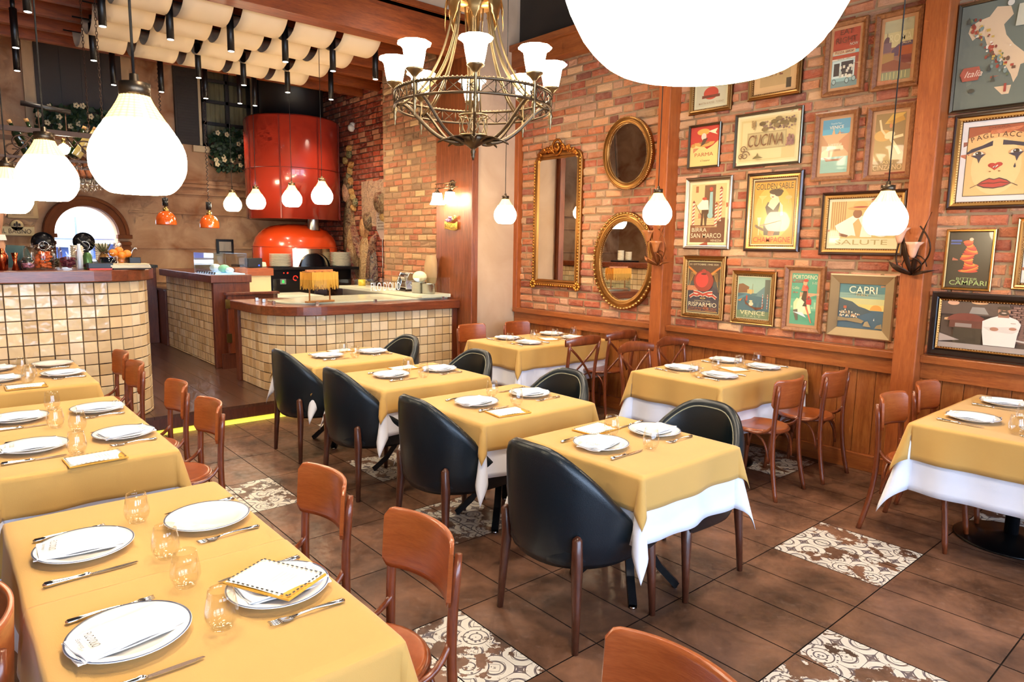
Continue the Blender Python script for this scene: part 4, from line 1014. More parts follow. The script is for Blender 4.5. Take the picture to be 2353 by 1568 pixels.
def frame(x0, x1, z0, z1, lab, kind, matw, art_fn, bgc, nm='framed_poster', cat='poster', yf=5.535):
    W, H = x1-x0, z1-z0; cx, cz = (x0+x1)/2, (z0+z1)/2
    t = thing(nm, lab, cat, (cx, yf, cz), 0, 'framed posters on the brick wall')
    st = {  # profile across the moulding: (inset, height, material)
     'gold': ([(0, 0), (0, .02), (.006, .028), (.016, .022), (.022, .032), (.032, .03), (.04, .016), (.045, .012), (.048, 0)], [GOLDD, GOLD, GOLDL, GOLD, GOLDL, GOLD, GOLDD, GOLDD]),
     'silver': ([(0, 0), (0, .022), (.008, .03), (.018, .026), (.026, .018), (.034, .014), (.038, 0)], [SILV, P('8A8070', .3, 1), SILV, P('8A7F6C', .3, 1), SILV, SILV]),
     'ant': ([(0, 0), (0, .02), (.007, .028), (.017, .024), (.024, .016), (.03, .012), (.033, 0)], [P('6E5A42', .35, 1), P('A08A68', .3, 1), P('7A664A', .35, 1), ANTIQ, P('C8B890', .3, 1), ANTIQ]),
     'brown': ([(0, 0), (0, .022), (.01, .034), (.02, .03), (.026, .022), (.042, .020), (.05, .012), (.054, 0)], [P('2E160C', .3, 0, .4), P('3E2012', .3, 0, .4), P('2E160C', .3), GOLDD, GOLDL, GOLD, GOLDD]),
     'wood': ([(0, 0), (0, .03), (.012, .034), (.036, .018), (.038, 0)], [FW, FW, FW, FW]),
     'wide': ([(0, 0), (0, .022), (.01, .03), (.075, .014), (.077, 0)], [P('B09A78', .35, .7)]*4),
     'thin': ([(0, 0), (0, .02), (.004, .024), (.014, .024), (.02, .014), (.021, 0)], [GOLD, GOLDL, GOLD, GOLDL, GOLDD]),
     'dark': ([(0, 0), (0, .03), (.01, .036), (.035, .034), (.045, .022), (.05, .03), (.062, .018), (.064, 0)], [P('1E0E08', .3, 0, .4), P('2A140C', .3, 0, .4), P('1E0E08', .3), P('140A06', .3), GOLDD, GOLD, GOLDD]),
     'bronze': ([(0, 0), (0, .018), (.006, .024), (.02, .014), (.022, 0)], [BRONZE, P('B0A890', .3, 1), BRONZE, BRONZE])}[kind]
    prof, mm = st; mats = []; m = MB()
    for k, ((a, ha), (b, hb)) in enumerate(zip(prof, prof[1:])):
        if mm[k] not in mats: mats.append(mm[k])
        q = mats.index(mm[k])
        def C(i, h): return [(-W/2+i, -H/2+i, h), (W/2-i, -H/2+i, h), (W/2-i, H/2-i, h), (-W/2+i, H/2-i, h)]
        A, B = C(a, ha), C(b, hb)
        for j in range(4):
            l = (j+1) % 4; m.add([A[j], A[l], B[l], B[j]], [(0,1,2,3)], q)
    m.add([(-W/2, -H/2, -.012), (W/2, -H/2, -.012), (W/2, H/2, -.012), (-W/2, H/2, -.012)], [(0,1,2,3)], 0)
    for j, (a, b) in enumerate((((-1,-1),(1,-1)), ((1,-1),(1,1)), ((1,1),(-1,1)), ((-1,1),(-1,-1)))):
        m.add([(a[0]*W/2, a[1]*H/2, -.012), (b[0]*W/2, b[1]*H/2, -.012), (b[0]*W/2, b[1]*H/2, .0), (a[0]*W/2, a[1]*H/2, .0)], [(0,1,2,3)], 0)
    if kind in ('gold', 'brown', 'ant', 'dark'):   # beaded inner line
        i = prof[-2][0]-.004; q = len(mats); mats.append(GOLDL if kind != 'ant' else SILV); step = .017
        n1 = int((W-2*i)/step); n2 = int((H-2*i)/step)
        for k in range(n1+1):
            x = -W/2+i+(W-2*i)*k/n1
            for y in (-H/2+i, H/2-i): m.ball((x, y, prof[-2][1]+.003), .0055, 5, q)
        for k in range(1, n2):
            y = -H/2+i+(H-2*i)*k/n2
            for x in (-W/2+i, W/2-i): m.ball((x, y, prof[-2][1]+.003), .0055, 5, q)
    m.build('frame_moulding', mats, t, (0, 0, 0), HW)
    i = prof[-1][0]; w, h = W-2*i, H-2*i
    if matw: 
        MB().add([(-w/2, -h/2, .004), (w/2, -h/2, .004), (w/2, h/2, .004), (-w/2, h/2, .004)], [(0,1,2,3)]).build('mat_board', P(matw[1], .7), t, (0, 0, 0), HW); w -= 2*matw[0]; h -= 2*matw[0]
    A = Art(w, h, bgc); art_fn(A); o = A.m.build('print', A.mats, t, (0, -.005, 0), HW); return t
def a_parma(A):
    A.rect(0, .42, 1, 1, 'B81E24').poly([(0,.42),(0,.5),(.3,.6),(.6,.42),(.8,.5),(1,.62),(1,0),(0,0)], 'DCC078')
    A.ell(.5, .60, .36, .12, 'C8964A', PI, 2*PI).ell(.5, .61, .2, .06, '9A5A30', PI, 2*PI).ell(.45, .86, .22, .08, 'D8A048').poly([(.62,.86),(.95,.92),(.88,.82),(.95,.76)], 'E8D8B0').ell(.47, .74, .09, .09, 'D8C4B0').poly([(.36,.5),(.45,.68),(.62,.7),(.5,.55)], '3A2620').ell(.1, .53, .08, .05, 'C08A40')
    A.text('PARMA', .5, .29, .66, .09, 'B0422C', False).text('Coppa', .55, .13, .34, .055, '5A3A28', False, .5)
def a_cucina(A):
    A.rect(.03, .04, .97, .95, 'C8B078').rect(.06, .06, .75, .9, 'D4C08C').rect(.15, .28, .82, .66, 'A89468').rect(.17, .31, .80, .63, 'BCA878')
    r = random.Random(2)
    for k in range(60): A.ell(r.uniform(.4, .95), r.uniform(.68, .93), .018, .024, r.choice(['7A5A58', '8A6A60', '6A4A40', '9A7A60']), n=8)
    for k in range(9): A.ell(r.uniform(.4, .95), r.uniform(.7, .93), .06, .05, r.choice(['6E5A34', '5E4A2C', '7A6440']), n=7)
    for k in range(26): A.ell(.9+r.uniform(-.06, .05), .45+r.uniform(-.14, .1), .018, .026, '8A5A58', n=8)
    for k in range(12): A.ell(.27+r.uniform(-.03, .03), .83+r.uniform(-.1, .08), .018, .024, '96784C', n=8)
    for c, rr in (((.1, .3), .06), ((.14, .16), .08), ((.06, .14), .05)): A.line([(c[0]+rr*(1-k/26)*cos(k*.4), c[1]+rr*1.4*(1-k/26)*sin(k*.4)) for k in range(22)], .008, '6E4A34')
    A.poly([(.27,.07),(.33,.13),(.36,.2),(.38,.12),(.46,.08)], '6E6238').text('CUCINA', .48, .47, .6, .26, '6A3C22', False, .25)
def a_birra(A):
    A.rect(0, .3, 1, 1, 'E0B47C').rect(.38, .42, .70, .98, '6A4632').rect(.12, .86, .2, .97, 'A8623C').rect(.72, .62, .97, .7, 'D89A64').rect(.0, 0, 1, .28, '7A4630').poly([(.45,0),(.62,.28),(.9,.42),(1,.42),(1,0)], '66382A')
    for k in range(5): A.rect(.02+.03*k, .40-.035*k, .78, .412-.035*k, 'C89A6C')
    A.poly([(.52,.44),(.64,.44),(.62,.86),(.54,.86)], '8AB0AC').ell(.57, .91, .05, .035, 'B03A2C').ell(.57, .46, .08, .05, '8AB0AC')
    A.poly([(.30,.28),(.36,.28),(.38,.5),(.42,.28),(.47,.28),(.5,.58),(.32,.58)], '4A3226').poly([(.28,.56),(.52,.56),(.5,.72),(.34,.74),(.16,.62),(.2,.58)], 'E8DCC0').ell(.39, .75, .07, .025, 'B0382C').line([(.13,.66),(.36,.42)], .006, '5A3826')
    for x, y0, y1 in ((.08,.3,.68),(.74,.28,.64),(.86,.36,.9)):
        A.rect(x-.035, y0, x+.035, y1, 'E4CCB0'); n = int((y1-y0)/.06)
        for k in range(n): A.poly([(x-.035,y0+k*.06),(x+.035,y0+k*.06+.03),(x+.035,y0+k*.06+.055),(x-.035,y0+k*.06+.025)], 'A83A34')
        A.poly([(x-.05,y1),(x+.05,y1),(x,y1+.05)], '8A3428')
    A.text('BIRRA', .28, .215, .44, .07, 'E4D0AC').text('SAN MARCO', .48, .115, .88, .08, 'E4D0AC').text('VENEZIA', .78, .03, .32, .035, 'E4D0AC')
def a_golden(A):
    A.rect(.03, .02, .97, .98, 'C8902F').ell(.5, .5, .45, .42, 'D6A444').rect(0, .97, 1, 1, '5A3418').rect(0, 0, .015, 1, '5A3418').rect(.985, 0, 1, 1, '5A3418')
    A.poly([(.30,.14),(.68,.14),(.72,.35),(.62,.5),(.66,.66),(.52,.62),(.36,.66),(.30,.58),(.36,.45),(.28,.3)], '2E2016').poly([(.36,.60),(.50,.53),(.64,.66),(.6,.74),(.42,.70)], 'E0C09A').poly([(.64,.66),(.72,.6),(.74,.45),(.68,.44),(.66,.58)], 'E4C8A0').ell(.50, .76, .10, .055, 'E6CBA4').ell(.47, .735, .03, .008, '8A3020').ell(.55, .815, .17, .045, '3A2818').ell(.60, .80, .10, .06, '34241A')
    A.poly([(.12,.42),(.22,.42),(.17,.24)], 'E6D2A0').line([(.17,.25),(.17,.14)], .006, 'E6D2A0').ell(.10, .29, .035, .018, '6A4A28').line([(.1,.28),(.3,.22)], .02, '5A3A20').ell(.85, .72, .08, .03, 'C0A468').rect(.845, .63, .86, .72, 'C0A468').poly([(.12,.76),(.34,.76),(.24,.7),(.22,.62),(.2,.7)], 'D8B868')
    A.text('GOLDEN SABLE', .5, .90, .92, .105, 'D8B060').text('GOLDEN SABLE', .5, .90, .90, .095, '3E2A18', False).text('CHAMPAGNE', .5, .07, .9, .085, 'B83A24')
def a_salute(A):
    A.rect(0, .17, 1, 1, 'C8B070')
    for k in range(7): A.rect(.01+.035*k, .22, .026+.035*k, 1, 'B07A4C')
    A.poly([(.5,.2),(.35,.24),(.24,.2),(.10,.38),(.08,.46),(.28,.62),(.38,.70),(.52,.66),(.62,.42),(.66,.2)], 'E6E0CE').ell(.42, .72, .07, .1, '8A5438').poly([(.36,.5),(.44,.62),(.5,.45),(.48,.2),(.42,.2)], 'D8A468').ell(.46, .84, .20, .045, 'D89A5A').ell(.46, .90, .11, .09, 'DCA262').ell(.46, .865, .112, .02, 'A03A2A').ell(.8, .4, .16, .2, 'E4E0D4')
    A.poly([(.14,.3),(.3,.24),(.28,.2),(.16,.22)], '7A4A34').text('SALUTE', .5, .085, .8, .11, 'A89460', False)
def a_risp(A):
    A.rect(0, 0, 1, 1, '1E2A44').rect(0, .62, 1, 1, '4A3226').poly([(0,.45),(.5,.62),(1,.45),(1,.62),(0,.62)], '2E4048')
    for s in (-1, 1):
        for k in range(16):
            u = k/15; A.ell(.5+s*(.14+.34*u), .72+.17*u, .055, .014, 'C8742C', rot=s*.9 if k % 2 else s*.1, n=8)
        for k in range(3): A.line([(.5+s*.1, .66), (.5+s*(.3+.05*k), .8), (.5+s*(.4+.04*k), .62-.1*k)], .003, 'C89A50')
    A.ell(.5, .63, .31, .21, '8E1F22').ell(.45, .65, .2, .15, 'CC2A30').ell(.5, .83, .06, .03, 'B02428').poly([(.46,.78),(.54,.78),(.53,.86),(.47,.86)], 'A02024').ell(.5, .765, .09, .018, '4A1A18')
    for c, w in (('D8D4C0', .03), ('B8342C', .018)): A.line([(.08,.30),(.2,.355),(.32,.34),(.42,.37),(.5,.35),(.58,.37),(.68,.34),(.8,.355),(.92,.30)], w, c); A.line([(.2,.41),(.34,.40),(.5,.36),(.66,.40),(.8,.41)], w, c)
    A.ell(.5, .29, .09, .018, 'C8A050').ell(.5, .29, .05, .009, '1E2A44')
    A.text('31 OTTOBRE 1940 XIX', .5, .95, .9, .032, 'E0D0A8').text('GIORNATA DEL', .5, .235, .52, .025, 'C8B88C').text('RISPARMIO', .5, .165, .88, .085, 'E6D8B0').text('CASSA DI RISPARMIO DELLE', .5, .095, .9, .024, 'C8703C').text('PROVINCIE LOMBARDE', .5, .055, .88, .024, 'C8703C').rect(.02, .02, .98, .032, 'C8A860')
def a_venice(A):
    A.rect(0, .6, 1, 1, '8FB09A').rect(0, 0, 1, .6, '2A6270').poly([(0,.6),(.02,.82),(.15,.84),(.36,.76),(.32,.62)], '7A5238').rect(.30, .58, .5, .7, 'C8A05C').poly([(.45,.58),(.6,.62),(1,.9),(1,.5),(.55,.55)], '5A8284').rect(.84, .5, 1, .95, '4E5E58').rect(.455, .6, .475, .84, '8A9678').ell(.52, .58, .1, .03, '3E6E72')
    A.poly([(0,.5),(.3,.6),(.42,.6),(0,.42)], '3E7C88').poly([(.2,.5),(.26,.34),(.6,.2),(.82,.25),(.85,.4),(.78,.28),(.55,.27),(.32,.36)], '5A2A20').ell(.44, .35, .07, .05, 'D8C8A0').ell(.43, .42, .055, .018, 'E0CC98').rect(.27, .42, .32, .55, 'A83C30').poly([(0,.42),(.16,.48),(.1,.4)], 'C87A34')
    for x in (.78, .93): A.rect(x, .25, x+.02, .6, 'D8C8B8'); [A.rect(x, .27+k*.07, x+.02, .30+k*.07, 'B04838') for k in range(5)]
    A.rect(0, 0, 1, .18, '5E7A5C').text('VENICE', .5, .135, .78, .10, 'E4D4A4', False).text('I T A L Y', .5, .045, .52, .035, 'C8C49A', False)
def a_porto(A):
    A.rect(0, 0, 1, 1, '3E9A7C').rect(0, .28, 1, .5, '5CAE8C')
    for k in range(10): A.rect(.02+.1*k, .32, .09+.1*k, .36+.03*(k*7 % 4), '9AC49C')
    A.text('PORTOFINO', .52, .93, .94, .08, 'E6DCB0').text('Cassina', .26, .86, .48, .09, 'B82A34', False, .4).text('1-11', .9, .82, .16, .05, 'E6DCB0').text('Lido', .18, .72, .26, .06, 'D8D4A8', False).text('al en', .17, .63, .2, .035, 'D8382C')
    A.poly([(.14,.22),(.12,.42),(.24,.52),(.32,.5),(.4,.56),(.55,.5),(.74,.42),(.84,.24),(.7,.2),(.4,.22)], 'E4D8A0').ell(.42, .36, .18, .14, 'E8E0B4').poly([(.24,.08),(.34,.08),(.30,.3),(.12,.28)], '5A5A50').poly([(.12,.24),(.5,.24),(.66,.14),(.34,.2)], 'C8DCE0')
    A.poly([(.42,.5),(.52,.72),(.62,.72),(.64,.5),(.56,.44)], '3A2E26').poly([(.4,.66),(.46,.78),(.64,.76),(.68,.56),(.62,.5),(.64,.66)], 'D86048').ell(.54, .82, .08, .055, 'E0A078').ell(.56, .865, .10, .03, 'B8342E').poly([(.48,.36),(.6,.5),(.66,.36)], '34302C').poly([(.58,.36),(.66,.36),(.88,.04),(.84,.04)], 'D86A50').rect(.62, .40, .82, .50, 'B82A34').line([(.66,.5),(.72,.56),(.78,.5)], .008, 'B82A34').poly([(.54,.72),(.7,.7),(.62,.78)], 'C03030')
def a_capri(A):
    A.rect(0, 0, 1, .42, '1E5872').rect(0, .42, 1, 1, 'D8C070').rect(0, .55, 1, 1, 'C0BC84').rect(0, .68, 1, 1, '7AA094').rect(0, .8, 1, 1, '3E7E86')
    for k in range(4): A.poly([(0,.74+k*.06),(.3,.76+k*.06),(1,.735+k*.06),(.4,.775+k*.06)], '2A626C')
    A.ell(.83, .43, .13, .12, 'E09A48', 0, PI).poly([(0,.38),(0,.68),(.12,.64),(.3,.6),(.45,.5),(.6,.46),(.76,.40),(.5,.3),(.1,.28)], '2A4E5C')
    r = random.Random(6)
    for k in range(46):
        u = r.random(); x = .02+.46*u; y = .24+r.uniform(0, .2)*(1-u*.7); s = r.uniform(.02, .035); A.rect(x, y, x+s, y+s*1.1, r.choice(['DCCBA8', 'C8AE8A', 'E6DCC0', 'B8906C']))
    A.rect(.12, .44, .19, .5, 'B05038').poly([(0,.14),(0,.24),(.2,.22),(.45,.24),(.6,.18),(.55,.12),(.2,.16)], '8A7858').poly([(.58,.06),(.62,.16),(.68,.18),(.76,.05)], '9A8A68').poly([(.84,.03),(.88,.1),(.98,.14),(1,.03)], '8A7858').poly([(.80,.2),(.815,.26),(.825,.2)], 'E8E8DC')
    A.text('CAPRI', .53, .875, .62, .16, 'E8E0C0').text('ITALY', .53, .76, .27, .045, 'C8A868')
def a_venice2(A):
    A.rect(0, .72, 1, 1, '3E9CB8').rect(0, .82, 1, 1, '2E88A8').rect(0, .0, 1, .72, 'C89A6C').poly([(0,.72),(.3,.5),(0,.4)], 'B07A50').poly([(1,.74),(.62,.58),(1,.35)], 'B8764C').poly([(.36,.72),(.42,.84),(.48,.72),(.6,.72),(.64,.8),(.68,.72)], 'C89664')
    A.ell(.5, .42, .32, .13, 'D8C09A', 0, PI).ell(.5, .40, .22, .08, 'A88058', 0, PI).rect(.2, .44, .8, .5, 'DCC8A0'); [A.rect(.24+k*.09, .5, .29+k*.09, .55, 'C8B08A') for k in range(6)]
    A.rect(0, 0, 1, .3, '7AA89A').poly([(.1,.3),(.2,.22),(.7,.22),(.88,.3),(.7,.26),(.3,.26)], '8A4A30').rect(.27, .3, .32, .42, '6A4A38').text('VENICE', .52, .85, .52, .06, 'E8E0C8').text('Travel & Tour', .5, .92, .4, .03, 'D8E0D8', False, .3)
def a_asti(A):
    A.rect(0, 0, 1, 1, '8A6A3C').poly([(0,.18),(0,.7),(.5,.6),(1,.3),(1,.18)], 'A8884E').ell(.28, .62, .3, .1, 'C8964A').poly([(.3,.82),(.55,.98),(1,.99),(.8,.9),(.5,.82)], 'C89A3C').poly([(.4,.85),(.9,.94),(.98,.86),(.6,.8)], 'B8842C').line([(.14,.9),(.22,.72),(.4,.6)], .014, 'D8C090').ell(.5, .62, .18, .06, 'E0CC9A', rot=.4).line([(.5,.56),(.95,.6)], .02, 'E0C898').line([(.55,.55),(.75,.4),(.88,.28)], .022, 'E0C898').ell(.52, .78, .05, .04, 'C0703C')
    A.text('ASTI', .5, .15, .34, .05, 'D8B878').text('CINZANO', .5, .06, .96, .09, 'D0A878')
def a_roma(A):
    A.rect(0, .55, 1, 1, 'D0C08C').rect(0, .8, 1, 1, 'B8B08C').rect(0, 0, 1, .55, '9A6A5C').ell(.12, .64, .12, .10, '6A4A54', 0, PI).rect(.0, .48, .28, .64, '7A5A64').rect(.11, .72, .13, .8, '5A4048').poly([(.3,.5),(.6,.62),(1,.62),(1,.4),(.3,.4)], '5E4660').rect(.55, .38, 1, .55, 'B0502C').rect(.65, .26, 1, .4, '7A2A30').rect(.0, .3, .4, .46, 'A8804E').poly([(0,.3),(.4,.34),(1,.22),(1,.14),(0,.18)], '8A4A3A').rect(0, 0, 1, .15, '8A8C6A'); [A.rect(.05+.13*k, .02, .07+.13*k, .14, 'D8C888') for k in range(7)]
    A.text('ROMA', .58, .70, .76, .13, 'E0D0A0').text('ITALIA', .75, .60, .4, .035, 'D8C08C')
def a_pizza(A):
    A.rect(0, .62, 1, 1, 'B03A28').rect(0, 0, 1, .62, '8FB4B0').rect(.02, .57, .86, .64, 'D8B890').rect(0, .5, 1, .56, 'B8422C').rect(0, .47, .9, .5, 'E0D4BC').rect(.02, .16, .9, .46, 'C8D8D0').rect(.08, .2, .3, .42, '2A2A34').rect(.36, .18, .82, .44, '30303C').rect(.88, 0, 1, .5, '9A4030').rect(0, 0, 1, .1, '6E8A88')
    r = random.Random(5); [A.rect(x, y, x+.09, y+.05, r.choice(['D8D0B8', 'E0D8C4', 'B8B8A8'])) for x, y in [(r.uniform(.3, .78), r.uniform(.12, .34)) for _ in range(16)]]
    for c in ((.12,.1),(.62,.1),(.88,.12)): A.ell(c[0], c[1], .08, .05, '20242C').ell(c[0], c[1], .065, .04, '9CB4B0')
    A.text('EAT', .5, .95, .5, .09, '6A2A20').text('RIGHT', .5, .81, .8, .10, '6A2A20').text('NOW', .8, .72, .3, .05, 'D8D0B8').text('PIZZA SHOP', .46, .605, .72, .045, 'A04A34').text('SINCE 1887', .46, .485, .5, .02, '5A4A40')
def a_martini(A):
    A.rect(0, 0, 1, 1, 'B8B49C').ell(.5, .35, .25, .18, 'B8342C').rect(.2, .22, .8, .3, '6A2A24').text('MARTINI & ROSSI . TORINO', .52, .08, .84, .06, '8A6A50').text('MARTINI', .5, .7, .8, .16, 'A82A24')
def a_hid(A): A.rect(.1, .1, .9, .9, 'B09060').rect(.8, 0, .93, .25, '2A2420').text('CAFFE', .4, .5, .6, .3, '6A3020')
def a_map(A):
    pl, el, rc, tx = A.poly, A.ell, A.rect, A.text
    A.poly = lambda p, c: pl([(x*.82+.0, y) for x, y in p] if len(p) > 4 or p[0] != (0,0) else p, c)
    A.ell = lambda x, y, a, b, c, **k: el(x*.82, y, a, b, c, **k)
    A.rect(0, 0, 1, 1, '5E6A62'); L = 'D8B894'
    A.poly([(.10,.74),(.16,.66),(.24,.70),(.30,.68),(.34,.60),(.44,.50),(.55,.42),(.66,.28),(.70,.20),(.74,.26),(.76,.36),(.86,.38),(.92,.30),(.96,.34),(.80,.46),(.66,.56),(.56,.66),(.52,.76),(.62,.84),(.58,.92),(.42,.94),(.34,.86),(.22,.84),(.12,.80)], L).poly([(.48,.18),(.68,.18),(.66,.10),(.58,.10)], L).poly([(.13,.34),(.20,.36),(.20,.24),(.14,.22)], '6A7468')
    r = random.Random(9)
    for k in range(70):
        u = r.random(); x = .16+.56*u+r.uniform(-.07, .07); y = .80-.46*u+r.uniform(-.08, .1); s = r.uniform(.01, .024); c = r.choice(['A83228', '5A6A48', '6A4434', 'C8A048', '7A8C84', '8A2A24', 'E8D8C0'])
        (A.ell(x, y, s, s, c, n=8) if k % 3 else A.rect(x-s, y-s*.6, x+s, y+s*.6, c))
    A.poly([(.05,.34),(.09,.40),(.28,.40),(.31,.34),(.28,.27),(.09,.27)], 'A8483A').text('Italia', .18, .335, .18, .06, 'E0C8B0', False, .4)
    for c in ((.10,.84),(.40,.36),(.46,.25)): A.poly([(c[0]-.03,c[1]-.02),(c[0]+.03,c[1]-.02),(c[0],c[1]+.05)], '2E3A38')
    A.poly([(.66,.72),(.76,.72),(.74,.92),(.68,.92)], 'C8C0A8').ell(.71, .95, .04, .03, 'D8D0C0').ell(.26, .17, .04, .02, '2A3230').rect(.6, .12, .63, .2, '9A2A28')
def a_pag(A):
    A.rect(0, 0, 1, 1, '2A1A18').rect(.012, .01, .988, .99, 'D8AE70').rect(.012, .82, .988, .99, 'A0482C').poly([(.012,.84),(.25,.89),(.5,.905),(.75,.89),(.988,.84),(.988,.80),(.012,.80)], 'D8A468').ell(.5, .42, .40, .40, 'E2BC80')
    A.arctext('PAGLIACCI', .5, -.20, .50, -.34, .34, .07, '4A1618').text('OPERA', .5, .965, .35, .02, '6A2A20', False)
    N = '1A1E3E'
    A.poly([(.0,.63),(.08,.68),(.25,.72),(.42,.78),(.42,.71),(.28,.68),(.02,.61)], N).poly([(1,.67),(.92,.72),(.75,.75),(.58,.78),(.58,.71),(.75,.70),(.99,.655)], N)
    for s, x in ((-1, .20), (1, .80)):
        A.ell(x, .60, .125, .045, 'C89460').ell(x, .605, .085, .032, 'E8DCC8').ell(x, .612, .05, .03, '241A1A').ell(x-.02, .62, .012, .008, 'F0F0F0').poly([(x-.12,.585),(x+.12,.60),(x+.05,.54),(x+.02,.47),(x-.01,.54),(x-.06,.56)], N)
    A.ell(.80, .40, .018, .02, N).poly([(.785,.405),(.80,.45),(.815,.405)], N).ell(.44, .435, .062, .03, 'B01E22').ell(.55, .44, .062, .03, 'B01E22').poly([(.38,.43),(.61,.435),(.49,.36)], 'B01E22').line([(.46,.40),(.5,.42),(.49,.40),(.54,.43)], .006, 'E8D0C0')
    A.poly([(.22,.16),(.3,.21),(.42,.255),(.5,.235),(.58,.255),(.70,.22),(.78,.17),(.66,.12),(.5,.10),(.34,.115)], '2A1A2E').poly([(.24,.165),(.32,.205),(.42,.24),(.5,.222),(.58,.24),(.70,.205),(.76,.168),(.64,.13),(.5,.115),(.35,.13)], 'B01C24').line([(.25,.168),(.4,.185),(.5,.175),(.6,.187),(.75,.17)], .006, '5A0E16').line([(.22,.16),(.12,.12)], .004, '3A2420').line([(.78,.17),(.88,.13)], .004, '3A2420')
    A.ell(.42, .345, .02, .008, 'A0602C').ell(.57, .345, .02, .008, 'A0602C')
def a_camp(A):
    A.rect(0, 0, 1, 1, '15120F')
    for k in range(26):   # a loose spiral ribbon, plain stand-in
        a = k*.62; rx = .26-.004*k; y = .30+.021*k; A.ell(.5+.05*sin(a*.7), y, rx*(.5+.5*abs(cos(a*.35)))*.9, .03, ['C42A18', 'D8541E', 'E08A2C', 'B01E18'][k % 4], rot=.35*sin(a))
    A.ell(.52, .87, .05, .03, 'D8B090').poly([(.04,.86),(.3,.86),(.3,.83),(.04,.83)], '3A5AA8').poly([(.04,.81),(.28,.81),(.28,.78),(.04,.78)], '2E4A90')
    A.text('BITTER', .5, .155, .5, .045, '9CAE6C').text('CAMPARI', .53, .085, .88, .085, 'A8BC72')
def a_rg(A): A.rect(.1, .08, .9, .92, 'A8281E').ell(.5, .25, .4, .12, 'C8B090')
def a_chef(A):
    A.rect(0, 0, 1, 1, '3A2A2C').rect(.55, .2, 1, 1, '6A4A46')
    for k in range(16):
        for j in range(7): A.rect(.56+.065*j+(.03 if k % 2 else 0), .24+.045*k, .615+.065*j+(.03 if k % 2 else 0), .275+.045*k, ['8A6258', '7A544C', '96706A'][(k*3+j) % 3])
    A.rect(0, .72, .56, 1, '4A3A3A').ell(.22, .60, .16, .16, '6E1E22', 0, PI).rect(.08, .44, .36, .60, '5A1A1E').poly([(.26,.9),(.36,.9),(.40,.76),(.24,.76)], '8A8480').rect(.13, .46, .27, .54, '8A7A74').rect(.12, .1, .36, .45, '0E1016').ell(.1, .97, .05, .05, 'D8A080').ell(.32, 1.0, .07, .04, 'D8A070', PI, 2*PI)
    A.poly([(0,.12),(0,.3),(.18,.18)], 'A89890').rect(0, .0, 1, .11, '9A8E88').poly([(.6,.26),(1,.14),(1,.18),(.62,.29)], 'B8ACA4').poly([(.82,.08),(.84,.26),(1,.26),(1,.06)], '15151C').rect(.88, .16, .92, .2, '8A8A90')
    A.poly([(.38,.12),(.36,.40),(.355,.62),(.42,.70),(.48,.75),(.56,.75),(.63,.69),(.66,.60),(.64,.38),(.63,.12)], 'E0D6CC').poly([(.36,.50),(.42,.42),(.60,.40),(.65,.48),(.62,.55),(.50,.52)], 'D0C4BA').ell(.455, .47, .035, .04, 'A8705A').ell(.60, .50, .03, .03, 'A8705A').poly([(.475,.72),(.565,.72),(.56,.80),(.48,.80)], '9A6450').ell(.52, .85, .05, .085, 'A8745C').ell(.52, .915, .056, .04, '20181A').ell(.52, .81, .042, .05, '2E2222').ell(.52, .815, .02, .012, 'C8B0A0').line([(.49,.865),(.51,.865)], .006, '20181A').line([(.53,.865),(.55,.865)], .006, '20181A').rect(.58, .61, .62, .62, 'A87A60')
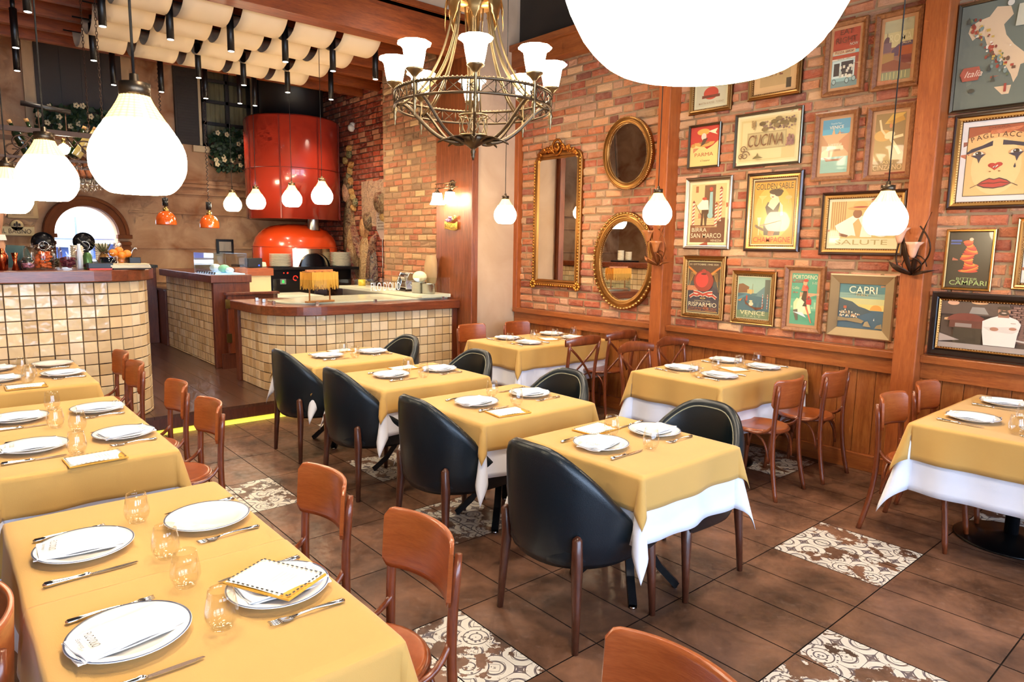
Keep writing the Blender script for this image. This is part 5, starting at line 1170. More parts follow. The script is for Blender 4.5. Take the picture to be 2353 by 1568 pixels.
FR = [(-3.914, -3.569, 2.465, 2.865, 'small red and cream poster reading PARMA in a thin antique frame', 'bronze', None, a_parma, 'DCC078'),
 (-3.428, -2.808, 2.435, 2.898, 'wide cream poster reading CUCINA with grapes in a gilt frame', 'bronze', (.02, 'D8CCA0'), a_cucina, 'D4C08C'),
 (-2.704, -2.365, 2.276, 2.815, 'sky blue poster reading VENICE with a bridge in a wooden frame', 'wood', (.025, 'B88A62'), a_venice2, 'C89A6C'),
 (-2.300, -1.964, 2.262, 2.808, 'gold and brown poster reading ASTI CINZANO in a wooden frame', 'wood', (.025, 'B88A62'), a_asti, '8A6A3C'),
 (-2.294, -1.968, 2.918, 3.470, 'poster of a dome reading ROMA in a wooden frame, top row', 'wood', (.025, 'C08C60'), a_roma, 'D0C08C'),
 (-2.667, -2.348, 2.934, 3.485, 'red poster with PIZZA SHOP front and bicycle, beside the huge lamp', 'wood', (.022, 'C08C60'), a_pizza, 'B03A28'),
 (-3.922, -3.477, 2.955, 3.40, 'framed print hidden behind the huge lamp, only its bottom edge showing', 'gold', (.02, 'C8C0A0'), a_martini, 'B8B49C'),
 (-3.32, -2.846, 2.996, 3.45, 'framed print behind the huge lamp, only its lower right corner showing', 'gold', (.02, 'C8A070'), a_hid, 'C8A070'),
 (-3.912, -3.418, 1.722, 2.382, 'silver framed poster reading BIRRA SAN MARCO with striped mooring poles', 'silver', (.025, 'E0C89A'), a_birra, '7A4630'),
 (-3.272, -2.767, 1.708, 2.380, 'golden poster reading GOLDEN SABLE CHAMPAGNE with a lady in black', 'brown', (.01, 'E0C89A'), a_golden, 'C8902F'),
 (-2.596, -1.958, 1.688, 2.183, 'wide pale poster reading SALUTE with a lady in a straw hat', 'brown', (.02, 'DCD0A8'), a_salute, 'DCD0A8'),
 (-3.898, -3.440, 1.067, 1.658, 'gilt framed poster reading RISPARMIO with a red pomegranate', 'gold', (.008, 'D8C890'), a_risp, '1E2A44'),
 (-3.363, -2.943, 1.061, 1.537, 'green poster reading VENICE ITALY with a gondola in a gilt frame', 'gold', (.008, 'E0D4A8'), a_venice, '8FB09A'),
 (-2.870, -2.526, 1.042, 1.595, 'turquoise poster reading PORTOFINO with a woman on a scooter', 'wood', (.025, 'B88A62'), a_porto, '3E9A7C'),
 (-2.480, -1.985, 1.041, 1.542, 'poster reading CAPRI ITALY at sunset in a wide pale metallic frame', 'wide', None, a_capri, '1E5872'),
 (-1.752, -1.12, 2.683, 3.41, 'grey green illustrated map of Italy at the top right corner', 'bronze', None, a_map, '5E6A62'),
 (-1.708, -1.17, 2.020, 2.668, 'poster reading PAGLIACCI with a weeping clown face', 'brown', (.035, 'D8CCC4'), a_pag, 'D8AE70'),
 (-1.686, -1.386, 1.458, 1.885, 'black poster reading BITTER CAMPARI with a red orange swirl', 'thin', None, a_camp, '15120F'),
 (-1.273, -.86, 1.480, 1.957, 'gold framed red print cut off by the right edge', 'gold', (.035, 'D8D0C0'), a_rg, 'A8281E'),
 (-1.733, -.88, .985, 1.443, 'large photo of a bearded chef with folded arms in a dark frame', 'dark', None, a_chef, '3A2A2C')]
for a in FR: frame(*a)
# mirrors
def oval(cx, cz, rx, rz, lab, rope):
    t = thing('oval_mirror', lab, 'mirror', (cx, 5.53 if rope else 5.50, cz), 0); N = 72; t.rotation_euler = (0 if rope else .065, 0, 0)
    prof = [(1.0, -.02), (1.0, .02), (.985, .03), (.95, .034), (.93, .028), (.90, .038), (.86, .036), (.84, .026), (.82, .03), (.80, .024), (.785, .008)]
    if rope: prof = [(1.0, -.02), (1.0, .02), (.99, .03), (.955, .035), (.93, .024), (.90, .03), (.87, .04), (.84, .042), (.81, .03), (.79, .034), (.77, .024), (.755, .008)]
    MB().surf(lambda u, v: (lambda q: ((rx*q[0])*cos(2*PI*u), (rz-rx+rx*q[0])*sin(2*PI*u), q[1]))(prof[min(len(prof)-1, int(round(v*(len(prof)-1))))]), N, len(prof)-1, 0, True, True).build('frame', GOLD, t, (0, 0, 0), HW)
    m = MB(); nb = 110 if not rope else 60; k0 = .965
    for k in range(nb):
        a = 2*PI*k/nb
        if rope: m.ball((rx*.965*cos(a), (rz-rx+rx*.965)*sin(a), .036), .017, 8, 0, (1, .7, .7))
        else: m.ball((rx*.992*cos(a), (rz-rx+rx*.992)*sin(a), .022), .0085, 6)
    for k in range(120): a = 2*PI*k/120; m.ball((rx*prof[-2][0]*cos(a), (rz-rx+rx*prof[-2][0])*sin(a), .026), .005, 5)
    m.build('bead_border', GOLDL if not rope else P('C8A868', .3, 1), t, (0, 0, 0), HW)
    q = prof[-1][0]; m = MB(); m.add([(rx*q*cos(2*PI*k/N), (rz-rx+rx*q)*sin(2*PI*k/N), .009) for k in range(N)], [tuple(range(N))]); m.build('mirror_glass', MIRROR, t, (0, 0, 0), HW)
oval(-4.62, 2.678, .322, .36, 'smaller oval mirror in a beaded gilt frame, upper one', False)
oval(-4.64, 1.584, .42, .51, 'larger oval mirror in a thick rope edged gilt frame, lower one', True)
t = thing('tall_mirror', 'tall rectangular mirror in an ornate gilt frame with a carved crest', 'mirror', (-5.655, 5.53, 2.03), 0)
W2, H2 = .385, .77; m = MB(); pr = [(0, -.02), (0, .02), (.01, .03), (.03, .034), (.05, .024), (.065, .032), (.085, .012)]
def rr(i, h, n=8):
    o = []; R = .12-i if i < .09 else .03
    for cx_, cz_, a0 in ((W2-.12, H2-.12, 0), (-W2+.12, H2-.12, PI/2)):
        for k in range(n+1): a = a0+PI/2*k/n; o.append((cx_+(.12-i)*cos(a), cz_+(.12-i)*sin(a), h))
    o += [(-W2+i, -H2+i, h), (W2-i, -H2+i, h)]; return o
R_ = [rr(*p) for p in pr]; n_ = len(R_[0])
m.add([p for g in R_ for p in g], [(i*n_+k, i*n_+(k+1) % n_, (i+1)*n_+(k+1) % n_, (i+1)*n_+k) for i in range(len(pr)-1) for k in range(n_)]); m.build('frame', GOLD, t, (0, 0, 0), HW)
m = MB()
for k in range(44):
    y = -H2+.04+k*.034
    for s in (-1, 1):
        if y < H2-.1: m.ball((s*(W2-.018), y, .034), .016, 7, 0, (.8, 1, .7))
for k in range(20):
    x = -W2+.03+k*.037; m.ball((x, -H2+.018, .034), .016, 7, 0, (1, .8, .7))
for s in (-1, 1):
    for k in range(7): a = 2*PI*k/7; m.ball((s*(W2-.02)+.035*cos(a), -H2+.02+.035*sin(a), .035), .02, 8)
m.build('rope_border', P('C08A3C', .32, 1), t, (0, 0, 0), HW)
m = MB(); r_ = random.Random(3)
m.ball((0, H2+.04, .04), .05, 14, 0, (1, 1.1, .5)); m.tube([(.075*cos(a), H2+.04+.085*sin(a), .035) for a in [2*PI*k/20 for k in range(20)]], .014, 7, 0, True)
for s in (-1, 1):
    for k in range(30):
        u = k/29; m.ball((s*(.07+.24*u), H2+.03-.075*u*u+r_.uniform(-.03, .035)*(1-u*.5), .035+r_.uniform(-.01, .012)), .02+.012*r_.random(), 7, 0, (1.2, .8, .6))
m.build('carved_crest', P('A8682A', .35, 1), t, (0, 0, 0), HW)
MB().add([p for p in rr(.083, .013)], [tuple(range(n_))]).build('mirror_glass', MIRROR, t, (0, 0, 0), HW)
# ------------------------------------------------------------------ oven, hood and things in the kitchen
OX, OY = -10.7, 4.54
HR = P('A83220', .22, 0, .4); HO = P('CF4216', .24, 0, .4)
t = thing('oven_hood', 'big glossy red cylindrical extraction hood above the pizza oven', 'hood', (OX, OY, 0))
MB().lathe([(0, 2.10), (.70, 2.10), (.725, 2.09), (.725, 2.85)], 64).build('lower_drum', HR, t)
MB().lathe([(.725, 2.853), (.725, 3.60), (.70, 3.63), (0, 3.63)], 64).build('upper_drum', HR, t)
m = MB(); m.tube([(.728*cos(a), .728*sin(a), 2.851) for a in [2*PI*k/64 for k in range(64)]], .006, 5, 0, True)
for k in range(8):
    a = k*PI/4+.12; m.bb(-.004, .004, -.012, .012, 2.1, 3.6); s = len(m.v)-8
    for i in range(s, s+8):
        v = m.v[i]; r = .727+v[0]; m.v[i] = (r*cos(a+v[1]/.73), r*sin(a+v[1]/.73), v[2])
m.build('panel_seam', P('7C1C0C', .4), t)
MB().cyl((0, 0, 3.63), (0, 0, 4.7), .48, n=40).build('flue_pipe', P('14110F', .5), t)
MB().lathe([(.10, 1.93), (.085, 2.0), (.085, 2.1)], 24, (.42, .12, 0)).build('smoke_pipe', STEEL, t)
t = thing('pizza_oven', 'orange domed pizza oven with steel arch front and black control base', 'oven', (OX, OY, 0))
MB().lathe([(.66, 1.36), (.665, 1.5), (.66, 1.66), (.62, 1.80), (.52, 1.92), (.38, 1.99), (.2, 2.02), (0, 2.03)], 64).build('dome', HO, t)
MB().lathe([(.668, 1.66), (.672, 1.663), (.668, 1.666)], 64).build('dome_seam', P('9A2E10', .4), t)
MB().bb(-.7, .62, -.66, .66, ZP, 1.33).build('base_cabinet', P('0E0D0F', .3, .3), t, bevel=.01)
MB().bb(-.7, .86, -.80, .74, 1.325, 1.365).build('shelf', P('1A1719', .3, .4), t, bevel=.006)
m = MB(); mo = math.asin(.25/.68)
for k in range(24):    # bent steel plate with the arched mouth left open
    a0, a1 = -.47+.94*k/24, -.47+.94*(k+1)/24
    def zz(a): return 1.365+(.20*math.sqrt(max(0, 1-(a/.33)**2)) if abs(a) < .33 else 0)
    m.add([(.678*cos(a0), .678*sin(a0), zz(a0)), (.678*cos(a1), .678*sin(a1), zz(a1)), (.672*cos(a1), .672*sin(a1), 1.64), (.672*cos(a0), .672*sin(a0), 1.64)], [(0,1,2,3)])
m.build('steel_front', P('C8BCA8', .22, 1), t, solid=.004)
m = MB(); m.surf(lambda u, v: (.685+.06*v, (.235+.0*v)*cos(PI*u), 1.365+.215*sin(PI*u)), 20, 3); m.surf(lambda u, v: (.683*cos(-.33+.66*u), .683*sin(-.33+.66*u), 1.366+v*.20*math.sqrt(max(0, 1-((-.33+.66*u)/.33)**2))), 20, 4); m.build('mouth', P('05070C', .25), t)
RED_E = P('FF3020', .4, 0, 0, 'FF2010', 4)
for y in (-.28, -.12, .04): 
    m = MB(); m.tube([(.625, y+.035*cos(a), 1.19+.035*sin(a)) for a in [PI*2*k/16 for k in range(14)]], .004, 5); m.build('knob_ring', RED_E, t)
m = MB(); m.ball((.622, -.40, 1.27), .012).ball((.622, -.46, 1.27), .008); m.build('indicator_lamp', RED_E, t)
MB().bb(.62, .626, -.52, -.43, 1.10, 1.18).build('switch_plate', P('B8B0A0', .4), t); MB().bb(.626, .63, -.49, -.46, 1.12, 1.16).build('switch', P('40C040', .4, 0, 0, '30FF60', 1), t)
MB().bb(.62, .626, .5, .60, .72, .80).build('pressure_dial', P('D8D4CC', .4), t)
V, F = txt('MORELLO FORNI', .3, .035, 0, 0, True); o = MB().add(V, F).build('base_lettering', P('9A9A9A', .4), t, (.632, .28, 1.21), HX)
plate0 = MB().lathe([(0, 0), (.09, 0), (.15, .012), (.162, .018), (.16, .020), (.09, .005), (0, .004)], 36).build('stacked_plate', P('E8DEC6', .3), None)
def stack(x, y, z, n, dz, lab, grp, src):
    for i in range(n):
        o = src if (i == 0 and grp not in DONE) else src.copy()
        if o is not src: COL.objects.link(o)
        DONE.add(grp); o.location = (x, y, z+i*dz); pos = 'bottom' if i == 0 else 'top' if i == n-1 else '%s from the bottom' % ORD[i]
        tag(o, 'cream plate in the stack %s, %s' % (lab, pos), 'plate', 'plates stacked '+lab)
ORD = ['', 'second', 'third', 'fourth', 'fifth', 'sixth', 'seventh', 'eighth', 'ninth', 'tenth', 'eleventh', 'twelfth', 'thirteenth', 'fourteenth']
DONE = set()
stack(OX+.66, OY-.52, 1.366, 11, .0175, 'left of the oven mouth', 'left', plate0)
p2_ = plate0.copy(); COL.objects.link(p2_); DONE.discard('right'); stack(OX+.66, OY+.46, 1.366, 13, .0172, 'right of the oven mouth', 'right', p2_)
tag(MB().box((0, 0, .035), (.24, .2, .07), taper=.9).build('folded_towel', P('E6D8B8', .9), None, (OX+.55, OY-.83, 1.366), bevel=.01), 'pale folded cloth pile at the left end of the oven shelf', 'towel')
t = thing('card_terminal', 'small black speaker box with a blue light on the reddish counter top', 'speaker', (-9.5, 3.42, ZP+1.2))
MB().box((0, 0, .07), (.14, .2, .13)).build('body', BLACK, t, bevel=.01); MB().ball((.072, .05, .035), .009).build('blue_lamp', P('3050FF', .3, 0, 0, '2040FF', 5), t)
# display case on the half wall
t = thing('display_case', 'glass display case with bluish light on top of the half wall', 'display case', (-9.0, 2.82, 1.322))
m = MB(); m.bb(-.42, .38, -.2, -.194, 0, .26).bb(.374, .38, -.2, .2, 0, .26).bb(-.42, -.414, -.2, .2, 0, .26).bb(-.42, .38, -.2, .2, .255, .262); m.build('glass_box', PANE, t)
MB().bb(-.4, .36, -.18, .18, 0, .012).build('tray', P('C8DCF4', .3, 0, 0, '9CC4FF', .5), t)
m = MB(); [m.bb(-.36+.1*k, -.352+.1*k, -.19, -.17, .0, .03) for k in range(8)]; m.build('clips', BLACK, t)
for k, (x, c, s) in enumerate(((-.2, 'E8ECF4', .07), (0, '3C60C8', .06), (.14, '88C8B0', .07), (.25, 'E8F0FF', .05))):
    tag(MB().ball((0, 0, s*.75), s, 12, 0, (1.3, 1, .75)).build('parcel', P(c, .5), None, (-9.0+x, 2.82+.03*(k % 2), 1.335)), ['large white', 'blue', 'pale green', 'small white'][k]+' wrapped parcel inside the bluish display case', 'parcel', 'parcels in the display case')
t = thing('wall_certificate', 'small black framed certificate on the plaster wall above the display case', 'picture', (-11.95, 3.83, 1.53))
MB().bb(0, .02, -.14, .14, 0, .24).build('frame', BLACK, t, bevel=.004); MB().bb(.021, .023, -.10, .10, .04, .2).build('print', P('B8A890', .6), t)
# pasta drying rack
t = thing('pasta_rack', 'wooden drying rack hung with fresh yellow tagliatelle on the kitchen counter', 'pasta rack', (-6.76, 3.12, 1.101), .22)
WD = wood('rack_wood', 'A8622E', 'C07A42', 'D09050', (5, 5, 5), .5, .1, 4)
MB().bb(-.03, .03, -.17, .17, 0, .02).build('base_board', WD, t, bevel=.003)
for y in (-.13, .13): MB().cyl((0, y, .02), (0, y, .33), .008, n=10).build('post', WD, t)
MB().bb(-.012, .012, -.17, .17, .325, .345).build('top_bar', WD, t, bevel=.002)
for y in (-.14, -.05, .04, .13):
    MB().cyl((-.10, y, .32), (.10, y, .32), .005, n=8).build('dowel', WD, t)
m = MB(); rr = random.Random(3)
for y in (-.14, -.05, .04, .13):
    for k in range(17):
        x = -.095+.0118*k
        for s in (-1, 1):
            L = .165+rr.uniform(-.02, .03); y1 = y+s*(.007+rr.uniform(0, .012)); a = rr.uniform(-.01, .01)
            m.add([(x-.005, y, .328), (x+.005, y, .328), (x+.005+a, y1, .328-L), (x-.005+a, y1, .328-L)], [(0,1,2,3)]); m.add([(x-.004, y, .328), (x-.004, y+s*.004, .32), (x-.004+a, y1+s*.004, .328-L), (x-.004+a, y1, .328-L)], [(0,1,2,3)])
for k in range(46):
    y = -.165+.0073*k
    for x in (-.1, .1):
        L = .15+rr.uniform(-.02, .045); m.add([(x, y-.0034, .322), (x, y+.0034, .322), (x*1.06, y+.0034+rr.uniform(-.004, .004), .322-L), (x*1.06, y-.0034, .322-L)], [(0,1,2,3)])
o = m.build('fresh_pasta', P('E0A13A', .7), t, solid=.0015); o['kind'] = 'stuff'
# pasta machine, steel pots, scraper
t = thing('pasta_machine', 'shiny steel hand cranked pasta machine on the white side bench', 'pasta machine', (-7.40, 4.60, 1.144), -.1)
MB().box((0, 0, .012), (.30, .2, .022)).build('base', BLACKM, t, bevel=.004)
for x in (-.12, .12):
    m = MB(); m.prism([(-.08, 0), (.08, 0), (.09, .1), (.06, .19), (-.04, .21), (-.09, .1)], x-.012, x+.012); m.xf(Matrix(((0,0,1,0),(1,0,0,0),(0,1,0,.02),(0,0,0,1)))); m.build('side_plate', CHROME, t, bevel=.006)
m = MB(); m.surf(lambda u, v: (-.11+.22*u, -.075+.02*sin(v*3), .04+.15*v), 4, 8); m.surf(lambda u, v: (-.11+.22*u, .07, .04+.15*v), 4, 4); m.bb(-.11, .11, -.05, .05, .19, .2); m.build('body', CHROME, t, solid=.004)
for y in (-.02, .02): MB().cyl((-.11, y, .215), (.11, y, .215), .016, n=16).build('roller', STEEL, t)
MB().tube([(.13, 0, .13), (.18, 0, .13), (.18, -.05, .08), (.24, -.06, .08)], .006, 8).build('crank', CHROME, t)
for k, (x, y, s) in enumerate(((-6.98, 4.50, 1.0), (-6.80, 4.52, .9))):
    t = thing('steel_pot', ['larger steel pot with a pale cloth on it beside the pasta machine', 'smaller steel pot against the wooden column'][k], 'pot', (x, y, 1.144)); 
    MB().lathe([(0, 0), (.08*s, 0), (.085*s, .01), (.088*s, .13*s), (.094*s, .135*s), (.084*s, .13*s), (.08*s, .01), (0, .01)], 28).build('body', STEEL, t)
    MB().tube(bez((.085*s, 0, .11), (.14*s, 0, .12), (.14*s, 0, .06), (.085*s, 0, .05), 8), .005, 6).build('handle', STEEL, t)
bg = MB().ball((0, 0, .07), .1, 16, 0, (1, .8, .7)); tag(bg.build('dough_cloth', P('E8D2A8', .9), None, (-6.96, 4.50, 1.27)), 'cream bowl cloth heaped on the steel pots', 'cloth')
t = thing('flour_sack', 'cream canvas sack hanging against the brick beside the wooden column', 'sack', (-6.985, 4.68, 1.36)); MB().surf(lambda u, v: ((.07+.03*sin(v*PI)+.012*sin(u*19+v*5))*cos(2*PI*u), (.05+.02*sin(v*PI))*sin(2*PI*u), .34*v-.1), 20, 10, cu=True).build('sack_body', P('A88A62', .9), t)
# perforated pizza peel on the wall, mural relief figures
t = thing('pizza_peel', 'perforated steel pizza peel leaning on the mural wall', 'pizza peel', (-9.12, 5.24, 1.0), 0)
m = MB(); o = [(-.17, .95), (-.17, 1.28), (-.14, 1.33), (.14, 1.33), (.17, 1.28), (.17, .95), (.05, .80), (-.05, .80)]
m.add([(p[0], -.01, p[1]) for p in o]+[(p[0], .0, p[1]) for p in o], [tuple(range(8)), tuple(range(8, 16))[::-1]]+[(i, 8+i, 8+(i+1) % 8, (i+1) % 8) for i in range(8)])
m.build('blade', P('D8D0C0', .3, .6), t)
m = MB()
for i in range(7):
    for j in range(8): m.box((-.12+.04*i+(.02 if j % 2 else 0)-.01, -.0115, .95+.045*j), (.014, .002, .024))
m.build('perforation', P('5A3A28', .6), t)
MB().cyl((0, -.005, -.1), (0, -.005, .82), .009, n=8).build('handle', STEEL, t); MB().cyl((0, -.005, -.25), (0, -.005, -.08), .016, n=10).build('grip', CHROME, t)
# painted relief mural
def m_mural():
    k = NT('mural_paint'); v = k.obj((1, 1, 1)); n = k.n('TexNoise', {'Vector': v, 'Scale': 5.5, 'Detail': 8, 'Roughness': .7, 'Distortion': 1.6}); n2 = k.n('TexNoise', {'Vector': v, 'Scale': 26, 'Detail': 5, 'Distortion': 1})
    a = k.n('VertexColor', layer_name='Col')
    c = k.ramp(n.outputs['Fac'], [(.30, '241410'), (.40, '6A1E1C'), (.46, 'B8905C'), (.52, 'D2B080'), (.57, '3A4A34'), (.63, 'B86A34'), (.72, '20243A')])
    c = k.mix(.55, c, a.outputs['Color']); c = k.mix(k.ramp(n2.outputs['Fac'], [(.38, '909090'), (.46, '000000')]), c, '2A1A12')
    k.l(c, k.b.inputs['Base Color']); k.b.inputs['Roughness'].default_value = .45; k.bump(n2.outputs['Fac'], .9, .03); return k.m
MUR = m_mural()
rm = random.Random(11); m = MB()
def blob(pts, col, h=.03):
    n = len(pts); cx_ = sum(p[0] for p in pts)/n; cz = sum(p[1] for p in pts)/n
    V = [(p[0], p[1], 0) for p in pts]+[(cx_+(p[0]-cx_)*.8, cz+(p[1]-cz)*.8, h) for p in pts]+[(cx_, cz, h*1.3)]
    m.add(V, [(i, (i+1) % n, n+(i+1) % n, n+i) for i in range(n)]+[(n+i, n+(i+1) % n, 2*n) for i in range(n)], 0, True, lin(col))
def ell(cx_, cz, rx, rz, col, h=.03, n=14, rot=0): blob([(cx_+rx*cos(a)*cos(rot)-rz*sin(a)*sin(rot), cz+rx*cos(a)*sin(rot)+rz*sin(a)*cos(rot)) for a in [2*PI*k/n for k in range(n)]], col, h)
# tall ragged tree and robed figures (wall x -11.9 .. -8.4)
blob([(-10.5, .25), (-10.45, 1.0), (-10.4, 1.9), (-10.35, 2.6), (-10.2, 2.75), (-10.1, 2.2), (-9.95, 1.5), (-9.75, 1.0), (-9.6, .3)], 'A07850', .03)
ell(-10.3, 2.0, .13, .55, '5A4634', .05, rot=-.12); ell(-10.2, 1.55, .13, .55, 'B08C5C', .05, rot=.1); ell(-9.75, 1.3, .15, .62, 'C09A68', .06)
ell(-9.72, 1.98, .10, .17, 'D89A5C', .08); ell(-9.62, 2.08, .11, .15, '4A3020', .07); ell(-9.95, 1.75, .05, .35, '6A1A20', .09, rot=.5); ell(-9.5, 1.5, .05, .42, '6E2228', .09, rot=-.25)
ell(-9.42, 1.15, .07, .5, '243050', .08, rot=.05); ell(-10.3, 2.55, .11, .17, 'D09070', .08); ell(-10.28, 2.68, .15, .13, '35302A', .06)
ell(-10.15, 1.35, .09, .4, '8E2C24', .08, rot=.3); ell(-10.3, 1.45, .16, .06, '2E5A3A', .08, rot=.4); ell(-10.25, 1.2, .16, .14, 'A03A28', .07); ell(-9.9, .8, .12, .4, '2A4060', .07, rot=.2); ell(-9.6, .8, .09, .4, 'C8A878', .06)
for k in range(12):
    ell(-10.05+rm.uniform(-.16, .12)-.02*k, 2.3+.085*k, .045, .07, rm.choice(['D08A2C', 'C8A04A', '4A6A38', '3A5A34', 'D89A3A']), .06, 8, rm.uniform(-1, 1))
ell(-9.15, 2.32, .26, .17, '3A3A2C', .07, rot=-.3); ell(-9.0, 2.14, .25, .11, 'B89040', .06); ell(-9.25, 2.42, .08, .1, '6A2020', .08)
blob([(-9.85, 2.0), (-9.85, 2.7), (-8.4, 2.7), (-8.4, 2.0)], 'C8A690', .012)
o = m.build('painted_relief', MUR, None, (0, 5.285, 0), HW); tag(o, 'colourful painted relief of robed figures and a tree on the wall right of the oven', 'mural')
# wall plaques on the plaster wall
t = thing('stone_plaque', 'carved stone plaque reading NAPOLI half hidden behind the lamps', 'plaque', (-11.97, 1.06, 2.13))
MB().bb(-.02, .04, -.17, .19, -.12, .16).build('stone', STONE, t, bevel=.01); MB().bb(.04, .045, -.12, .13, -.08, .13).build('inner_panel', P('B89870', .8), t)
V, F = txt('NAPOLI', .2, .045, 0, -.03); MB().add(V, F).build('lettering', P('7A6248', .8), t, (.047, 0, 0), HX); V, F = txt('STANO', .2, .045, 0, .045); MB().add(V, F).build('lettering', P('7A6248', .8), t, (.047, 0, 0), HX)
t = thing('bathroom_sign', 'carved cream sign reading IL BAGNO with a fleur de lis on top', 'sign', (-11.97, .99, 1.85))
MB().bb(-.02, .03, -.22, .20, -.085, .045).build('board', P('D8C08C', .6), t, bevel=.008)
MB().lathe([(0, 0), (.075, 0), (.075, .03), (0, .03)], 24).xf(Matrix.Translation((0, 0, .06)) @ Matrix.Rotation(PI/2, 4, 'Y')).build('medallion', P('D8C08C', .6), t)
V, F = txt('IL BAGNO', .34, .065, -.01, -.02); MB().add(V, F).build('lettering', P('5A4020', .6), t, (.033, 0, 0), HX)
m = MB(); DKB = P('3A2414', .5)
m.ball((.035, 0, .085), .016, 10, 0, (.4, .8, 2.2)); m.ball((.035, -.028, .07), .014, 10, 0, (.4, 1, 1.5)); m.ball((.035, .028, .07), .014, 10, 0, (.4, 1, 1.5)); m.bb(.03, .04, -.04, .04, .048, .056); m.ball((.035, 0, .035), .012, 8, 0, (.4, 1, 1.2)); m.build('fleur_de_lis', DKB, t)
for s in (-1, 1): MB().tube([(.015, s*(.09+.11*u), .065+.02*sin(u*7)*(1-u*.3)) for u in [k/14 for k in range(15)]], .006, 6).build('scroll', P('B08A5C', .6), t)
# flower planters on the wall
def planter(y, z, w, h, n, lab, seed):
    t = thing('flower_planter', lab, 'plant', (-11.85, y, z)); r = random.Random(seed)
    MB().bb(-.1, .08, -w/2+.05, w/2-.05, -.09, .03).build('trough', P('3A2A1E', .7), t)
    m = MB(); f = MB()
    for k in range(n):
        yy = r.uniform(-w/2, w/2); zz = r.uniform(-h, .26)*(1 if r.random() < .75 else .5); zz = min(zz, .26-.25*abs(yy)/w); xx = r.uniform(.0, .26)-.1*max(0, -zz)
        s = r.uniform(.03, .055); a = r.uniform(0, 6.3); b = r.uniform(-.9, .9)
        M_ = Matrix.Translation((xx, yy, zz)) @ Matrix.Rotation(a, 4, 'X') @ Matrix.Rotation(b, 4, 'Z') @ Matrix.Rotation(r.uniform(-.6, .6), 4, 'Y')
        V = [(0, -s*.0, -s), (.004, s*.6, -.2*s), (.0, s*.45, .6*s), (0, 0, s), (0, -s*.45, .6*s), (.004, -s*.6, -.2*s)]
        m.add([tuple(M_ @ Vector(v)) for v in V], [(0,1,2,3,4,5)], 0, False)
    for k in range(int(n*.035)):
        yy = r.uniform(-w/2, w/2); zz = r.uniform(-h*.8, .26); zz = min(zz, .26-.25*abs(yy)/w); xx = .24-.1*max(0, -zz)
        for j in range(5):
            a = j*2*PI/5; f.ball((xx+.01, yy+.024*cos(a), zz+.024*sin(a)), .02, 6, 0, (.3, 1, 1))
    m.build('foliage', P('1C3418', .6), t, solid=.001); f.build('blossoms', P('C8B890', .7), t)
planter(3.97, 3.30, .72, .42, 520, 'bushy trailing plant with pale blossoms hanging under the paned window', 5); planter(1.82, 3.38, 1.05, .12, 420, 'white flowering plant box under the left shuttered window', 8)
# small tiled awning over the arch
t = thing('tiled_awning', 'small terracotta tiled awning above the brown arch', 'awning', (-12, 2.3, 2.5))
m = MB(); [m.cyl((.5, -.75+.075*k, .12), (.02, -.75+.075*k, .42), .035, n=10) for k in range(19)]; m.build('roof_tiles', P('9A5A34', .8), t); MB().bb(0, .52, -.8, .62, .05, .09).build('soffit', P('3E3226', .7), t)
MB().bb(.46, .56, -.82, .64, .02, .07).build('edge_board', P('5A4E40', .6), t)
# grape sign
t = thing('grape_sign', 'small yellow MANGIA sign with grapes mounted on the wooden column', 'sign', (-6.68, 4.77, 1.955))
m = MB(); f = lambda u, v: (-.12+.25*u, -.015-.02*sin(u*PI*2), -.045+.085*v+.012*sin(u*PI*2+.5)); m.surf(f, 16, 2); m.build('banner', P('E2B64C', .5), t, solid=.008)
V, F = txt('MANGIA!', .17, .05, 0, 0, True); MB().add([(v[0]-.01, v[1]-.003+.012*sin((v[0]+.12)/.25*PI*2+.5), .02+.02*sin((v[0]+.11)/.25*PI*2)) for v in V], F).build('lettering', P('4A2A10', .5), t, (0, 0, 0), HW)
m = MB(); r_ = random.Random(4); [m.ball((r_.uniform(-.07, .04), -.02-r_.uniform(0, .02), .05+r_.uniform(0, .05)), .014, 8) for _ in range(22)]; m.build('grapes', P('8A6088', .3), t)
m = MB(); [m.ball((.05+r_.uniform(-.02, .06), -.02, .05+r_.uniform(0, .06)), .018, 8, 0, (1, .5, .8)) for _ in range(9)]; m.build('leaves', P('8C9A50', .5), t)
tag(MB().cyl((-8.6, 4.6, 1.144), (-8.6, 4.6, 1.23), .05, n=16).build('lemon_bowl', P('D8B838', .4), None), 'yellow bowl on the side bench below the mural', 'bowl')
V, F = txt("FILO D'OLIO", .37, .095, 0, 0, False); MB().add(V, F).build('glass_lettering', P('EDEDE6', .5), bpy.data.objects['sneeze_guard'], (-6.612, 3.83, 1.26), HX)
# tiny cameras on the wall
t = thing('dome_camera', 'small white security camera high on the dark brick wall', 'camera', (-10.1, 5.26, 3.55)); MB().ball((0, 0, 0), .06, 14).build('dome', P('D8D4CC', .4), t); MB().cyl((0, 0, .03), (0, .05, .05), .05, n=16).build('mount', P('D8D4CC', .4), t)
